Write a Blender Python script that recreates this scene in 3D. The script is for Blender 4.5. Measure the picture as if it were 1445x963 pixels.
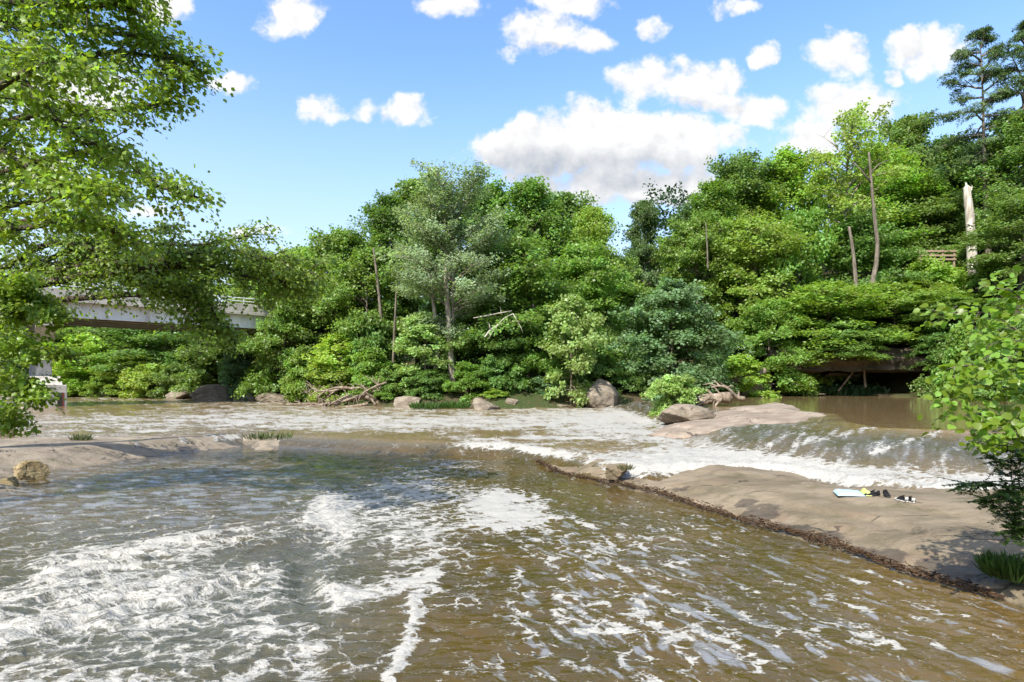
import bpy, math, random
import numpy as np
from mathutils import Vector, Matrix

# ------------------------------------------------------------------ camera, sky, sun, exposure
S = bpy.context.scene
for o in list(bpy.data.objects):
    bpy.data.objects.remove(o)
COL = S.collection
F, HZ, CX, CH = 850.0, 540.0, 722.5, 2.5      # focal length and horizon measured on the photo, camera height in metres
cam = bpy.data.cameras.new('camera')
cam_o = bpy.data.objects.new('camera', cam)
COL.objects.link(cam_o)
cam.sensor_width = 36.0
cam.lens = F / 1445.0 * 36.0
cam.shift_y = (HZ - 481.5) / 1445.0
cam.clip_start, cam.clip_end = 0.1, 3000
cam_o.location = (0, 0, CH)
cam_o.rotation_euler = (math.radians(90), 0, 0)
S.camera = cam_o
S.view_settings.view_transform = 'Standard'
S.view_settings.look = 'None'
S.view_settings.exposure = 1.12
S.view_settings.gamma = 1
S.view_settings.use_curve_mapping = False
S.render.resolution_x, S.render.resolution_y = 1024, 682
S.cycles.max_bounces = 8
S.cycles.diffuse_bounces = 6
S.cycles.glossy_bounces = 2
S.cycles.transmission_bounces = 6
S.cycles.transparent_max_bounces = 4
S.cycles.caustics_reflective = False
S.cycles.caustics_refractive = False
S.cycles.use_denoising = True

SUN_DIR = Vector((-0.42, -0.62, 0.70)).normalized()
SUN_EL = math.asin(SUN_DIR.z)
sun = bpy.data.lights.new('sun', 'SUN')
sun.energy = 3.6
sun.angle = math.radians(0.5)
sun.color = (1.0, 0.955, 0.87)
sun_o = bpy.data.objects.new('sun', sun)
COL.objects.link(sun_o)
sun_o.rotation_euler = (-SUN_DIR).to_track_quat('-Z', 'Y').to_euler()


class NT:
    """small node-tree writer"""
    def __init__(self, tree):
        self.t = tree
        self.n, self.l = tree.nodes, tree.links

    def add(self, kind, **props):
        nd = self.n.new(kind)
        for k, v in props.items():
            setattr(nd, k, v)
        return nd

    def put(self, sock, v):
        if isinstance(v, bpy.types.NodeSocket):
            self.l.new(v, sock)
        elif v is not None:
            if hasattr(sock.default_value, '__len__') and not hasattr(v, '__len__'):
                v = (v,) * len(sock.default_value)
            if hasattr(v, '__len__') and len(sock.default_value) == 4 and len(v) == 3:
                v = tuple(v) + (1,)
            sock.default_value = v

    def m(self, op, a, b=None, c=None, clamp=False):
        nd = self.add('ShaderNodeMath', operation=op, use_clamp=clamp)
        for i, v in enumerate((a, b, c)):
            if v is not None:
                self.put(nd.inputs[i], v)
        return nd.outputs[0]

    def vm(self, op, a, b=None):
        nd = self.add('ShaderNodeVectorMath', operation=op)
        self.put(nd.inputs[0], a)
        if b is not None:
            self.put(nd.inputs[1], b)
        return nd.outputs['Value'] if op in ('DOT_PRODUCT', 'LENGTH') else nd.outputs[0]

    def mix(self, f, a, b, mode='MIX'):
        nd = self.add('ShaderNodeMix', data_type='RGBA', blend_type=mode)
        self.put(nd.inputs[0], f)
        self.put(nd.inputs[6], a)
        self.put(nd.inputs[7], b)
        return nd.outputs[2]

    def step(self, v, lo, hi, a=0.0, b=1.0):
        nd = self.add('ShaderNodeMapRange', interpolation_type='SMOOTHSTEP')
        for i, x in enumerate((v, lo, hi, a, b)):
            self.put(nd.inputs[i], x)
        return nd.outputs[0]

    def noise(self, vec, scale, detail=4, rough=0.55, dist=0.0, out=0):
        nd = self.add('ShaderNodeTexNoise')
        if vec is not None:
            self.put(nd.inputs['Vector'], vec)
        nd.inputs['Scale'].default_value = scale
        nd.inputs['Detail'].default_value = detail
        nd.inputs['Roughness'].default_value = rough
        nd.inputs['Distortion'].default_value = dist
        return nd.outputs[out]

    def attr(self, name):
        return self.add('ShaderNodeAttribute', attribute_name=name).outputs['Fac']

    def comb(self, x, y, z):
        nd = self.add('ShaderNodeCombineXYZ')
        for i, v in enumerate((x, y, z)):
            self.put(nd.inputs[i], v)
        return nd.outputs[0]

    def sep(self, v):
        nd = self.add('ShaderNodeSeparateXYZ')
        self.put(nd.inputs[0], v)
        return nd.outputs

    def bump(self, h, strength, dist, normal=None):
        nd = self.add('ShaderNodeBump')
        nd.inputs['Strength'].default_value = strength
        nd.inputs['Distance'].default_value = dist
        self.put(nd.inputs['Height'], h)
        if normal is not None:
            self.put(nd.inputs['Normal'], normal)
        return nd.outputs[0]


# ---- world: Nishita sky with fair-weather cumulus at real sky directions, plus added clouds out of view
W = bpy.data.worlds.new('World')
S.world = W
W.use_nodes = True
wt = NT(W.node_tree)
wt.n.clear()
sky = wt.add('ShaderNodeTexSky', sky_type='NISHITA')
sky.sun_disc = False
sky.sun_elevation = SUN_EL
sky.sun_rotation = math.atan2(SUN_DIR.x, SUN_DIR.y)
sky.altitude = 200
sky.air_density = 1.0
sky.dust_density = 1.2
sky.ozone_density = 2.0
tc = wt.add('ShaderNodeTexCoord').outputs['Generated']
dx, dy, dz = wt.sep(tc)
dyc = wt.m('MAXIMUM', dy, 0.05)
U = wt.m('DIVIDE', dx, dyc)
V = wt.m('DIVIDE', dz, dyc)
uv = wt.comb(U, V, 0.0)
warp1 = wt.vm('SUBTRACT', wt.noise(uv, 7.0, 2, 0.5, out=1), (0.5, 0.5, 0.5))
warp2 = wt.vm('SUBTRACT', wt.noise(uv, 24.0, 3, 0.6, out=1), (0.5, 0.5, 0.5))
uvw = wt.vm('ADD', uv, wt.vm('ADD', wt.vm('MULTIPLY', warp1, (0.07, 0.055, 0)), wt.vm('MULTIPLY', warp2, (0.035, 0.03, 0))))
CL = [  # cloud puffs: centre and radii as measured on the photo (pixels), weight
    (755, 208, 100, 46, 1.4), (850, 194, 110, 52, 1.5), (945, 200, 85, 42, 1.3), (1020, 195, 45, 22, .75),
    (890, 258, 160, 32, 1.0), (780, 258, 90, 24, .7),
    (910, 112, 55, 36, .85), (985, 120, 65, 40, .95), (1055, 148, 60, 30, .85),
    (770, 48, 68, 36, .9), (830, 58, 42, 24, .8), (800, 4, 66, 26, .75), (640, 6, 52, 22, .7),
    (1188, 82, 46, 38, 1.0), (1308, 75, 56, 40, 1.0), (1262, 107, 20, 13, .8), (1075, 73, 26, 19, .85),
    (455, 147, 40, 25, .95), (578, 155, 34, 26, .95), (520, 152, 20, 12, .3), (410, 18, 50, 40, .95),
    (226, 6, 40, 32, .95), (322, 118, 38, 20, .85), (1040, 6, 38, 16, .8), (925, 40, 24, 18, .6),
    (1135, 196, 52, 34, .85), (1205, 152, 75, 36, .85), (205, 298, 40, 18, .55), (372, 326, 38, 12, .6),
    (720, 82, 20, 12, .6), (90, 120, 120, 60, .8), (40, 250, 80, 40, .7), (1420, 260, 60, 30, .6),
]
dens = None
for (cx, cy, rx, ry, wgt) in CL:
    cu, cv, ru, rv = (cx - CX) / F, (HZ - cy) / F, rx * 1.12 / F, ry * 1.12 / F
    d = wt.vm('DIVIDE', wt.vm('SUBTRACT', uvw, (cu, cv, 0)), (ru, rv, 1.0))
    r2 = wt.vm('DOT_PRODUCT', d, d)
    f = wt.m('MULTIPLY_ADD', r2, -wgt, wgt)
    dens = f if dens is None else wt.m('SMOOTH_MAX', dens, f, 0.06)
fbm = wt.noise(uv, 18.0, 8, 0.60)
fbm_up = wt.noise(wt.vm('ADD', uv, (-0.010, 0.016, 0)), 18.0, 8, 0.60)
cden = wt.m('ADD', dens, wt.m('MULTIPLY', wt.m('SUBTRACT', fbm, 0.5), 2.6))
alpha = wt.step(cden, 0.04, 0.74)
alpha = wt.m('MULTIPLY', alpha, wt.m('GREATER_THAN', dy, 0.06))
dzc = wt.m('MAXIMUM', dz, 0.05)
over = wt.comb(wt.m('DIVIDE', dx, dzc), wt.m('DIVIDE', dy, dzc), 0.0)
a2 = wt.step(wt.m('ADD', wt.noise(over, 1.6, 5, 0.6), wt.m('MULTIPLY', wt.noise(over, 0.45, 2), 0.4)), 0.70, 0.86)  # unseen clouds added around the dome so the water catches white glints
ahead = wt.m('MULTIPLY', wt.step(dy, 0.55, 0.75), wt.step(V, 0.66, 0.9, 1.0, 0.0))
a2 = wt.m('MULTIPLY', a2, wt.m('SUBTRACT', 1.0, ahead))
alpha = wt.m('MAXIMUM', alpha, wt.m('MULTIPLY', a2, wt.step(dz, 0.1, 0.3)))
relief = wt.m('SUBTRACT', fbm, fbm_up)
# undersides of the big cloud bank are thick and grey
shade = None
for (cx, cy, rx, ry, wgt) in [(770, 238, 150, 44, .55), (900, 240, 150, 40, .48), (850, 290, 190, 26, .4), (985, 150, 90, 14, .3), (780, 76, 70, 12, .3)]:
    d = wt.vm('DIVIDE', wt.vm('SUBTRACT', uvw, ((cx - CX) / F, (HZ - cy) / F, 0)), (rx / F, ry / F, 1.0))
    f = wt.m('MULTIPLY', wt.m('SUBTRACT', 1.0, wt.vm('DOT_PRODUCT', d, d), clamp=True), wgt)
    shade = f if shade is None else wt.m('MAXIMUM', shade, f)
lit = wt.m('ADD', wt.m('MULTIPLY', relief, 1.15), wt.m('SUBTRACT', 0.92, wt.m('MULTIPLY', shade, 1.15)), clamp=True)
cloud = wt.mix(lit, (1.35, 1.52, 1.80), (3.35, 3.33, 3.3))
hsv = wt.add('ShaderNodeHueSaturation')
hsv.inputs['Saturation'].default_value = 1.12
hsv.inputs['Value'].default_value = 1.08
wt.put(hsv.inputs['Color'], sky.outputs[0])
skyc = wt.mix(wt.m('MULTIPLY', wt.step(dz, 0.0, 0.50, 1.0, 0.0), 0.85), hsv.outputs[0], (2.45, 2.80, 3.2))
bgcol = wt.mix(alpha, skyc, cloud)
bg = wt.add('ShaderNodeBackground')
bg.inputs['Strength'].default_value = 0.15
wt.put(bg.inputs['Color'], bgcol)
out = wt.add('ShaderNodeOutputWorld')
wt.l.new(bg.outputs[0], out.inputs[0])
W.cycles.sampling_method = 'MANUAL'
W.cycles.sample_map_resolution = 512

# ------------------------------------------------------------------ numeric helpers
_perm = {}


def perlin(x, y, seed=0):
    if seed not in _perm:
        r = np.random.RandomState(seed + 11)
        a = r.rand(4096) * 2 * np.pi
        _perm[seed] = (r.permutation(4096), np.cos(a), np.sin(a))
    p, gx, gy = _perm[seed]
    xi, yi = np.floor(x).astype(np.int64), np.floor(y).astype(np.int64)
    xf, yf = x - xi, y - yi
    u = xf * xf * xf * (xf * (xf * 6 - 15) + 10)
    v = yf * yf * yf * (yf * (yf * 6 - 15) + 10)

    def g(ix, iy, fx, fy):
        h = p[(p[ix & 4095] + iy) & 4095]
        return gx[h] * fx + gy[h] * fy
    a = g(xi, yi, xf, yf) * (1 - u) + g(xi + 1, yi, xf - 1, yf) * u
    b = g(xi, yi + 1, xf, yf - 1) * (1 - u) + g(xi + 1, yi + 1, xf - 1, yf - 1) * u
    return (a * (1 - v) + b * v) * 1.5


def fbm2(x, y, seed=0, octv=4, gain=0.5):
    s, a, t = 0, 1.0, 0
    for i in range(octv):
        s = s + a * perlin(x * 2 ** i + 17.3 * i, y * 2 ** i - 9.1 * i, seed + i)
        t += a
        a *= gain
    return s / t


def sst(x, lo, hi):
    t = np.clip((x - lo) / (hi - lo), 0, 1)
    return t * t * (3 - 2 * t)


def seg_dist(x, y, pts):
    """distance to a polyline and the side of its nearest segment (+ = left of travel)"""
    best = np.full(x.shape, 1e9)
    side = np.zeros(x.shape)
    for (ax, ay), (bx, by) in zip(pts[:-1], pts[1:]):
        ux, uy = bx - ax, by - ay
        t = np.clip(((x - ax) * ux + (y - ay) * uy) / (ux * ux + uy * uy), 0, 1)
        ex, ey = x - ax - t * ux, y - ay - t * uy
        d = np.hypot(ex, ey)
        cr = ux * (y - ay) - uy * (x - ax)
        k = d < best - 1e-9
        best = np.where(k, d, best)
        side = np.where(k, np.sign(cr), side)
    return best, side


def poly_sd(x, y, pts):
    """signed distance to a closed polygon, positive inside"""
    d, _ = seg_dist(x, y, list(pts) + [pts[0]])
    ins = np.zeros(x.shape, bool)
    n = len(pts)
    for i in range(n):
        (ax, ay), (bx, by) = pts[i], pts[(i + 1) % n]
        if ay == by:
            continue
        c = ((ay > y) != (by > y)) & (x < (bx - ax) * (y - ay) / (by - ay) + ax)
        ins ^= c
    return np.where(ins, d, -d)


def at(px, py, z):
    """the point at height z that the photo shows at pixel (px, py)"""
    Y = F * (CH - z) / (py - HZ)
    return ((px - CX) / F * Y, Y)


def atY(px, py, Y):
    return Vector(((px - CX) / F * Y, Y, CH + (HZ - py) / F * Y))


# ------------------------------------------------------------------ object helpers
def mesh_np(name, verts, faces, smooth=False, attrs=None):
    me = bpy.data.meshes.new(name)
    verts = np.asarray(verts, np.float32)
    faces = np.asarray(faces, np.int32)
    k = faces.shape[1]
    me.vertices.add(len(verts))
    me.vertices.foreach_set('co', verts.ravel())
    me.loops.add(faces.size)
    me.loops.foreach_set('vertex_index', faces.ravel())
    me.polygons.add(len(faces))
    me.polygons.foreach_set('loop_start', np.arange(0, faces.size, k, dtype=np.int32))
    me.update(calc_edges=True)
    if smooth:
        me.polygons.foreach_set('use_smooth', np.ones(len(faces), bool))
    for an, av in (attrs or {}).items():
        a = me.attributes.new(an, 'FLOAT', 'POINT')
        a.data.foreach_set('value', np.asarray(av, np.float32))
    return me


class MB:
    """collects tubes, boxes and sheets into one mesh"""
    def __init__(self):
        self.v, self.f = [], []

    def add(self, v, f):
        b = len(self.v)
        self.v += [tuple(p) for p in v]
        self.f += [tuple(i + b for i in q) for q in f]

    def tube(self, pts, rad, sides=6, cap=True, wob=0.0, rng=random):
        pts = [Vector(p) for p in pts]
        n = len(pts)
        if not hasattr(rad, '__len__'):
            rad = [rad] * n
        v, f = [], []
        ref = Vector((0.31, 0.22, 0.92))
        for i, p in enumerate(pts):
            d = (pts[min(i + 1, n - 1)] - pts[max(i - 1, 0)]).normalized()
            if abs(d.dot(ref)) > 0.97:
                ref = Vector((0.9, 0.3, 0.1))
            a = d.cross(ref).normalized()
            b = d.cross(a)
            for s in range(sides):
                t = 2 * math.pi * s / sides
                r = rad[i] * (1 + wob * (rng.random() - .5))
                v.append(p + a * (math.cos(t) * r) + b * (math.sin(t) * r))
        for i in range(n - 1):
            for s in range(sides):
                s2 = (s + 1) % sides
                f.append((i * sides + s, i * sides + s2, (i + 1) * sides + s2, (i + 1) * sides + s))
        if cap:
            f.append(tuple(reversed(range(sides))))
            f.append(tuple(range((n - 1) * sides, n * sides)))
        self.add(v, f)

    def box(self, c, u, v, w):
        """box about centre c with half-axis vectors u, v, w"""
        c, u, v, w = Vector(c), Vector(u), Vector(v), Vector(w)
        P = [c + u * a + v * b + w * d for d in (-1, 1) for b in (-1, 1) for a in (-1, 1)]
        self.add(P, [(0, 2, 3, 1), (4, 5, 7, 6), (0, 1, 5, 4), (2, 6, 7, 3), (0, 4, 6, 2), (1, 3, 7, 5)])

    def data(self, name, smooth=False):
        me = bpy.data.meshes.new(name)
        me.from_pydata([tuple(p) for p in self.v], [], self.f)
        if smooth:
            me.polygons.foreach_set('use_smooth', np.ones(len(me.polygons), bool))
        me.update()
        return me


def obj(name, me, mat=None, parent=None):
    if isinstance(me, MB):
        me = me.data(name)
    if mat is not None and not me.materials:
        me.materials.append(mat)
    o = bpy.data.objects.new(name, me)
    COL.objects.link(o)
    if parent is not None:
        o.parent = parent
    return o


def tag(o, label=None, cat=None, group=None, kind=None):
    for k, v in (('label', label), ('category', cat), ('group', group), ('kind', kind)):
        if v:
            o[k] = v
    return o


def thing(name, label, cat, loc=(0, 0, 0), rz=0.0, group=None):
    o = bpy.data.objects.new(name, None)
    COL.objects.link(o)
    o.location = loc
    o.rotation_euler = (0, 0, rz)
    return tag(o, label, cat, group)


def bevel(o, w, seg=2):
    m = o.modifiers.new('bevel', 'BEVEL')
    m.width, m.segments = w, seg
    m.limit_method = 'ANGLE'
    return o


# ------------------------------------------------------------------ materials
def new_mat(name):
    m = bpy.data.materials.new(name)
    m.use_nodes = True
    t = NT(m.node_tree)
    t.n.clear()
    o = t.add('ShaderNodeOutputMaterial')
    return m, t, o


def principled(t, o, color, rough, normal=None, spec=0.5):
    p = t.add('ShaderNodeBsdfPrincipled')
    t.put(p.inputs['Base Color'], color)
    t.put(p.inputs['Roughness'], rough)
    t.put(p.inputs['Specular IOR Level'], spec)
    if normal is not None:
        t.put(p.inputs['Normal'], normal)
    t.l.new(p.outputs[0], o.inputs[0])
    return p


def leaf_mat(name, trans=0.46, rough=0.42, hue=0.022, spec=0.45):
    m, t, o = new_mat(name)
    info = t.add('ShaderNodeObjectInfo')
    tone = t.attr('tone')
    h = t.add('ShaderNodeHueSaturation')
    t.put(h.inputs['Hue'], t.m('MULTIPLY_ADD', tone, hue * 2, 0.5 - hue))
    t.put(h.inputs['Value'], t.m('MULTIPLY_ADD', tone, 0.9, 0.55))
    t.put(h.inputs['Saturation'], t.m('MULTIPLY_ADD', tone, -0.15, 1.06))
    t.put(h.inputs['Color'], info.outputs['Color'])
    col = h.outputs[0]
    p = t.add('ShaderNodeBsdfPrincipled')
    t.put(p.inputs['Base Color'], col)
    p.inputs['Roughness'].default_value = rough
    p.inputs['Specular IOR Level'].default_value = spec
    tr = t.add('ShaderNodeBsdfTranslucent')
    t.put(tr.inputs['Color'], t.mix(1.0, col, (1.5, 1.55, 0.7), 'MULTIPLY'))
    mx = t.add('ShaderNodeMixShader')
    mx.inputs[0].default_value = trans
    t.l.new(p.outputs[0], mx.inputs[1])
    t.l.new(tr.outputs[0], mx.inputs[2])
    t.l.new(mx.outputs[0], o.inputs[0])
    return m


def bark_mat(name, c1, c2, scale=6.0):
    m, t, o = new_mat(name)
    co = t.add('ShaderNodeTexCoord').outputs['Object']
    st = t.vm('MULTIPLY', co, (1, 1, 0.22))
    n = t.noise(st, scale, 5, 0.65)
    n2 = t.noise(co, 1.2, 3)
    col = t.mix(t.step(n, 0.35, 0.68), c1, c2)
    col = t.mix(t.step(n2, 0.5, 0.75, 0, 0.5), col, tuple(0.6 * a + 0.03 * b for a, b in zip(c1, (1, 2, 1))))
    principled(t, o, col, 0.9, t.bump(n, 0.6, 0.04), 0.2)
    return m


def rock_mat(name, c1, c2, c3, scale=1.0, moss=0.3, band=True, use_wet=False):
    m, t, o = new_mat(name)
    co = t.add('ShaderNodeNewGeometry').outputs['Position']
    a = t.noise(co, 0.9 * scale, 6, 0.62, 0.4)
    st = t.vm('MULTIPLY', co, (1.0, 1.0, 7.0) if band else (1, 1, 1))
    b = t.noise(st, 1.6 * scale, 5, 0.6, 0.8)
    c = t.noise(co, 11 * scale, 5, 0.7)
    fine = t.noise(co, 60 * scale, 3, 0.7)
    col = t.mix(t.step(a, 0.36, 0.62), c1, c2)
    col = t.mix(t.step(b, 0.52, 0.66, 0, 0.75), col, c3)
    col = t.mix(t.step(c, 0.56, 0.72, 0, 0.5), col, tuple(x * 0.55 for x in c1))
    col = t.mix(t.step(fine, 0.35, 0.7, 0.0, 0.35), col, tuple(min(1, x * 1.35) for x in c2))
    mo = t.noise(co, 1.7 * scale, 4, 0.7, 0.5)
    col = t.mix(t.step(mo, 0.50, 0.70, 0, moss), col, (0.085, 0.080, 0.035))
    sm = t.noise(t.vm('MULTIPLY', co, (.5, 1.3, 1)), 1.1 * scale, 7, 0.7, 1.0)
    col = t.mix(t.step(sm, 0.50, 0.66, 0, 0.5), col, tuple(x * 0.5 for x in c1))
    vor = t.add('ShaderNodeTexVoronoi', feature='DISTANCE_TO_EDGE')
    t.put(vor.inputs['Vector'], t.vm('ADD', t.vm('MULTIPLY', co, (0.55, 1.1, 1.0)), t.vm('MULTIPLY', t.noise(co, 1.3, 3, out=1), (1.2, 1.2, 0.4))))
    vor.inputs['Scale'].default_value = 0.8 * scale
    crack = t.m('MULTIPLY', t.step(vor.outputs['Distance'], 0.0, 0.03, 1.0, 0.0), t.step(t.noise(co, 0.8, 2), 0.48, 0.6))
    col = t.mix(t.m('MULTIPLY', crack, 0.7), col, (0.045, 0.035, 0.025))
    rough = 0.86
    if use_wet:
        wet = t.attr('wet')
        wn = t.m('ADD', wet, t.m('MULTIPLY', t.m('SUBTRACT', t.noise(co, 2.2, 6, 0.65), 0.5), 1.3))
        ws = t.step(wn, 0.42, 0.56)
        col = t.mix(t.m('MULTIPLY', ws, 0.72), col, t.mix(1.0, col, (0.30, 0.28, 0.27), 'MULTIPLY'))
        rough = t.m('MULTIPLY_ADD', ws, -0.5, 0.86)
    hgt = t.m('ADD', t.m('MULTIPLY', a, 1.0), t.m('ADD', t.m('MULTIPLY', b, 0.7), t.m('ADD', t.m('MULTIPLY', c, 0.25), t.m('ADD', t.m('MULTIPLY', fine, 0.05), t.m('MULTIPLY', crack, -0.5)))))
    principled(t, o, col, rough, t.bump(hgt, 0.75, 0.10), 0.3)
    return m


def plain_mat(name, c, rough=0.7, var=0.25, scale=3.0, spec=0.4, dirt=None):
    m, t, o = new_mat(name)
    co = t.add('ShaderNodeTexCoord').outputs['Object']
    n = t.noise(co, scale, 5, 0.65)
    col = t.mix(t.step(n, 0.3, 0.7), tuple(x * (1 - var) for x in c), tuple(min(1, x * (1 + var * .6)) for x in c))
    if dirt:
        st = t.noise(t.vm('MULTIPLY', co, (1, 1, 0.15)), scale * 2, 5, 0.7)
        col = t.mix(t.step(st, 0.5, 0.72, 0, 0.6), col, dirt)
    principled(t, o, col, rough, t.bump(n, 0.25, 0.02), spec)
    return m


LEAF = leaf_mat('leaf')
LEAF_NEAR = leaf_mat('near_leaf', 0.5, 0.38, 0.02, 0.5)
NEEDLE = leaf_mat('needle', 0.15, 0.6, 0.01, 0.2)
GRASS = leaf_mat('grass_blade', 0.35, 0.5)
BARK = bark_mat('grey_brown_bark', (0.10, 0.08, 0.06), (0.22, 0.185, 0.145))
BARK_PALE = bark_mat('pale_bark', (0.17, 0.14, 0.11), (0.36, 0.32, 0.265))
BARK_DARK = bark_mat('dark_bark', (0.045, 0.034, 0.025), (0.11, 0.085, 0.06), 14)
BARK_BARE = bark_mat('bleached_wood', (0.28, 0.235, 0.18), (0.62, 0.58, 0.50), 3)
DRIFT = bark_mat('driftwood', (0.14, 0.10, 0.07), (0.34, 0.28, 0.21), 5)
SLAB = rock_mat('sandstone_slab', (0.135, 0.106, 0.064), (0.222, 0.176, 0.118), (0.175, 0.118, 0.076), 1.0, 0.6, False, True)
SLAB_GREY = rock_mat('greyish_slab', (0.175, 0.142, 0.102), (0.275, 0.228, 0.168), (0.215, 0.160, 0.118), 1.0, 0.45, False, True)
ROCK_PINK = rock_mat('pink_sandstone', (0.20, 0.155, 0.115), (0.31, 0.25, 0.19), (0.25, 0.175, 0.125), 1.0, 0.25, False, True)
BOULDER = rock_mat('grey_boulder', (0.125, 0.100, 0.072), (0.27, 0.228, 0.172), (0.18, 0.125, 0.085), 1.2, 0.4)
BOULDER_TAN = rock_mat('ochre_boulder', (0.21, 0.155, 0.075), (0.34, 0.27, 0.15), (0.27, 0.17, 0.085), 2.0, 0.15)
CLIFF = rock_mat('shade_darkened_cliff', (0.045, 0.036, 0.027), (0.105, 0.082, 0.060), (0.12, 0.085, 0.055), 0.6, 0.6)  # the ledge's shade is put into this darker rock colour
CONCRETE = plain_mat('concrete', (0.48, 0.45, 0.40), 0.85, 0.25, 1.2, 0.3, (0.22, 0.19, 0.15))
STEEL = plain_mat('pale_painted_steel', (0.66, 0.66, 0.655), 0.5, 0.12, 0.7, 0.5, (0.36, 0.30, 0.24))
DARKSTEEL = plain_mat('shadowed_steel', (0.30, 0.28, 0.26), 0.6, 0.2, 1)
REDPAINT = plain_mat('red_paint', (0.20, 0.055, 0.04), 0.7, 0.3, 4)
TIMBER = plain_mat('weathered_timber', (0.30, 0.22, 0.15), 0.85, 0.3, 8)

# ------------------------------------------------------------------ the lie of the land and the water
LEDGE = [(-34, 12), (-17, 15.2), (-13.9, 17.0), (-13.2, 19.6), (-10.6, 24.0), (-7.9, 23.0), (-4.3, 21.2), (-0.5, 20.2), (1.0, 18.4),
         (2.2, 15.3), (3.2, 14.4), (4.8, 14.6), (6.0, 14.6), (6.7, 13.7), (7.1, 12.2), (8.1, 11.5), (9.8, 11.3), (18, 9.6)]
LIP = [(16, 62), (12.2, 44), (11.2, 32), (13.4, 24.7), (10.9, 19.4), (10.5, 17.2), (12.7, 16.0), (24, 14.4)]
FOOT = [(7, 60), (6.6, 40), (6.4, 30), (6.2, 22), (5.5, 16.6), (6.9, 14.9), (7.9, 13.5), (10.1, 12.7), (20, 11.2)]
RIVER = [(-90, 92), (-60, 81), (-43, 75), (-31, 66), (-22.8, 59.5), (-14, 50.5), (-8.8, 46.5), (-1.1, 44), (5.3, 46), (11, 48.5), (17, 56), (25, 59.5),
         (35, 60), (37.5, 53), (38.5, 46), (36.5, 36), (34, 28), (29, 20), (20, 13), (13, 9.8), (8.2, 7.6), (6.0, 5.6), (4.6, 3), (3, 1.2),
         (-6, 1.0), (-9.5, 4), (-13, 10), (-16.5, 15), (-19.5, 20), (-25, 28), (-38, 40), (-47, 44), (-95, 62)]


def water_level(x, y):
    d, s = seg_dist(x, y, LEDGE)
    low = sst(d * s, -0.45, 0.75) * 0.42
    low = low + 0.18 * sst(y, 22, 48) * sst(d * s, 0, 4)
    dl, sl = seg_dist(x, y, LIP)
    df, sf = seg_dist(x, y, FOOT)
    t = np.where(sl > 0, 1.0, np.where(sf < 0, 0.0, df / (df + dl + 1e-6)))
    hump = 0.10 * np.sin(np.pi * t) * (fbm2(x * 0.55 + 3, y * 0.55, 77, 2) * 2.2)
    tt = t ** 0.85
    return low * (1 - tt) + 1.2 * tt + hump, t


def ground_height(x, y):
    sd = -poly_sd(x, y, RIVER)
    wl, _ = water_level(x, y)
    hill = sst(x, 10, 30) * sst(y, 14, 34)
    cave = sst(x, 25.5, 27.5) * (1 - sst(x, 39, 41)) * sst(y, 49, 53)
    d = np.maximum(sd, 0)
    lowland = 0.15 + 1.3 * (1 - np.exp(-d / 2.2)) + 0.07 * d + 0.12 * np.maximum(d - 14, 0)
    dc = np.maximum(d - cave * 5.0 * sst(d, 0, 1), 0) + cave * np.minimum(d, 5) * 0.02
    up = 0.2 + 4.6 * sst(dc, 0.3, 3.5) + 0.40 * dc
    g = lowland * (1 - hill) + np.minimum(up, 26 + 0.1 * up) * hill
    g = np.where(sd > 0, g, np.maximum(-1.3, sd * 0.5) + 0.15)
    g = g + fbm2(x * 0.22, y * 0.22, 5, 4) * (0.25 + 0.5 * sst(sd, 0, 8)) * sst(sd, -1, 2)
    return wl + np.minimum(g, 34)


def gz(x, y):
    return float(ground_height(np.array([float(x)]), np.array([float(y)]))[0])


def wz(x, y):
    return float(water_level(np.array([float(x)]), np.array([float(y)]))[0][0])


# ---- ground sheet
def grid_faces(nr, nc):
    i = np.arange((nr - 1) * (nc - 1))
    r, c = i // (nc - 1), i % (nc - 1)
    a = r * nc + c
    return np.stack([a, a + 1, a + nc + 1, a + nc], 1)


xs = np.concatenate([[-1500, -700, -350, -200], np.arange(-130, 131, 0.8), [200, 350, 700, 1500]])
ys = np.concatenate([[-400, -150, -60], np.arange(-20, 140, 0.8), [190, 300, 600, 1500, 2500]])
GX, GY = np.meshgrid(xs, ys)
GX, GY = GX.ravel(), GY.ravel()
gh = ground_height(GX, GY)
me = mesh_np('ground', np.stack([GX, GY, gh], 1), grid_faces(len(ys), len(xs)), True)
gm, t, o_ = new_mat('forest_floor')
pos = t.add('ShaderNodeNewGeometry').outputs['Position']
n1 = t.noise(pos, 0.35, 5, 0.65)
n2 = t.noise(pos, 5.0, 5, 0.7)
c = t.mix(t.step(n1, 0.38, 0.6), (0.075, 0.055, 0.032), (0.045, 0.065, 0.02))
c = t.mix(t.step(n2, 0.5, 0.7, 0, 0.7), c, (0.13, 0.10, 0.065))
principled(t, o_, c, 0.95, t.bump(n2, 0.7, 0.15), 0.1)
tag(obj('ground', me, gm), kind='structure')

# ---- river water: fine sheet, waves in the geometry, foam as a density that lies on it
NC = 940
tcol = np.linspace(-1.18, 1.18, NC)
inv = np.concatenate([np.linspace(1 / 3.0, 1 / 4.4, 34, endpoint=False), np.linspace(1 / 4.4, 1 / 96.0, 420)])
yrow = 1 / inv
TT, YY = np.meshgrid(tcol, yrow)
wx, wy = (TT * YY).ravel(), YY.ravel()
wl, chute = water_level(wx, wy)
px = CX + F * wx / wy
py = HZ + F * (CH - wl) / wy


def stroke(pts, wpx, amp=1.0, wy_=None):
    """how close each water point is to a crest line measured on the photo"""
    k = 1.0 if wy_ is None else wpx / wy_
    d, _ = seg_dist(px, py * k, [(a, b * k) for a, b in pts])
    return amp * np.exp(-(d / wpx) ** 2)


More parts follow.
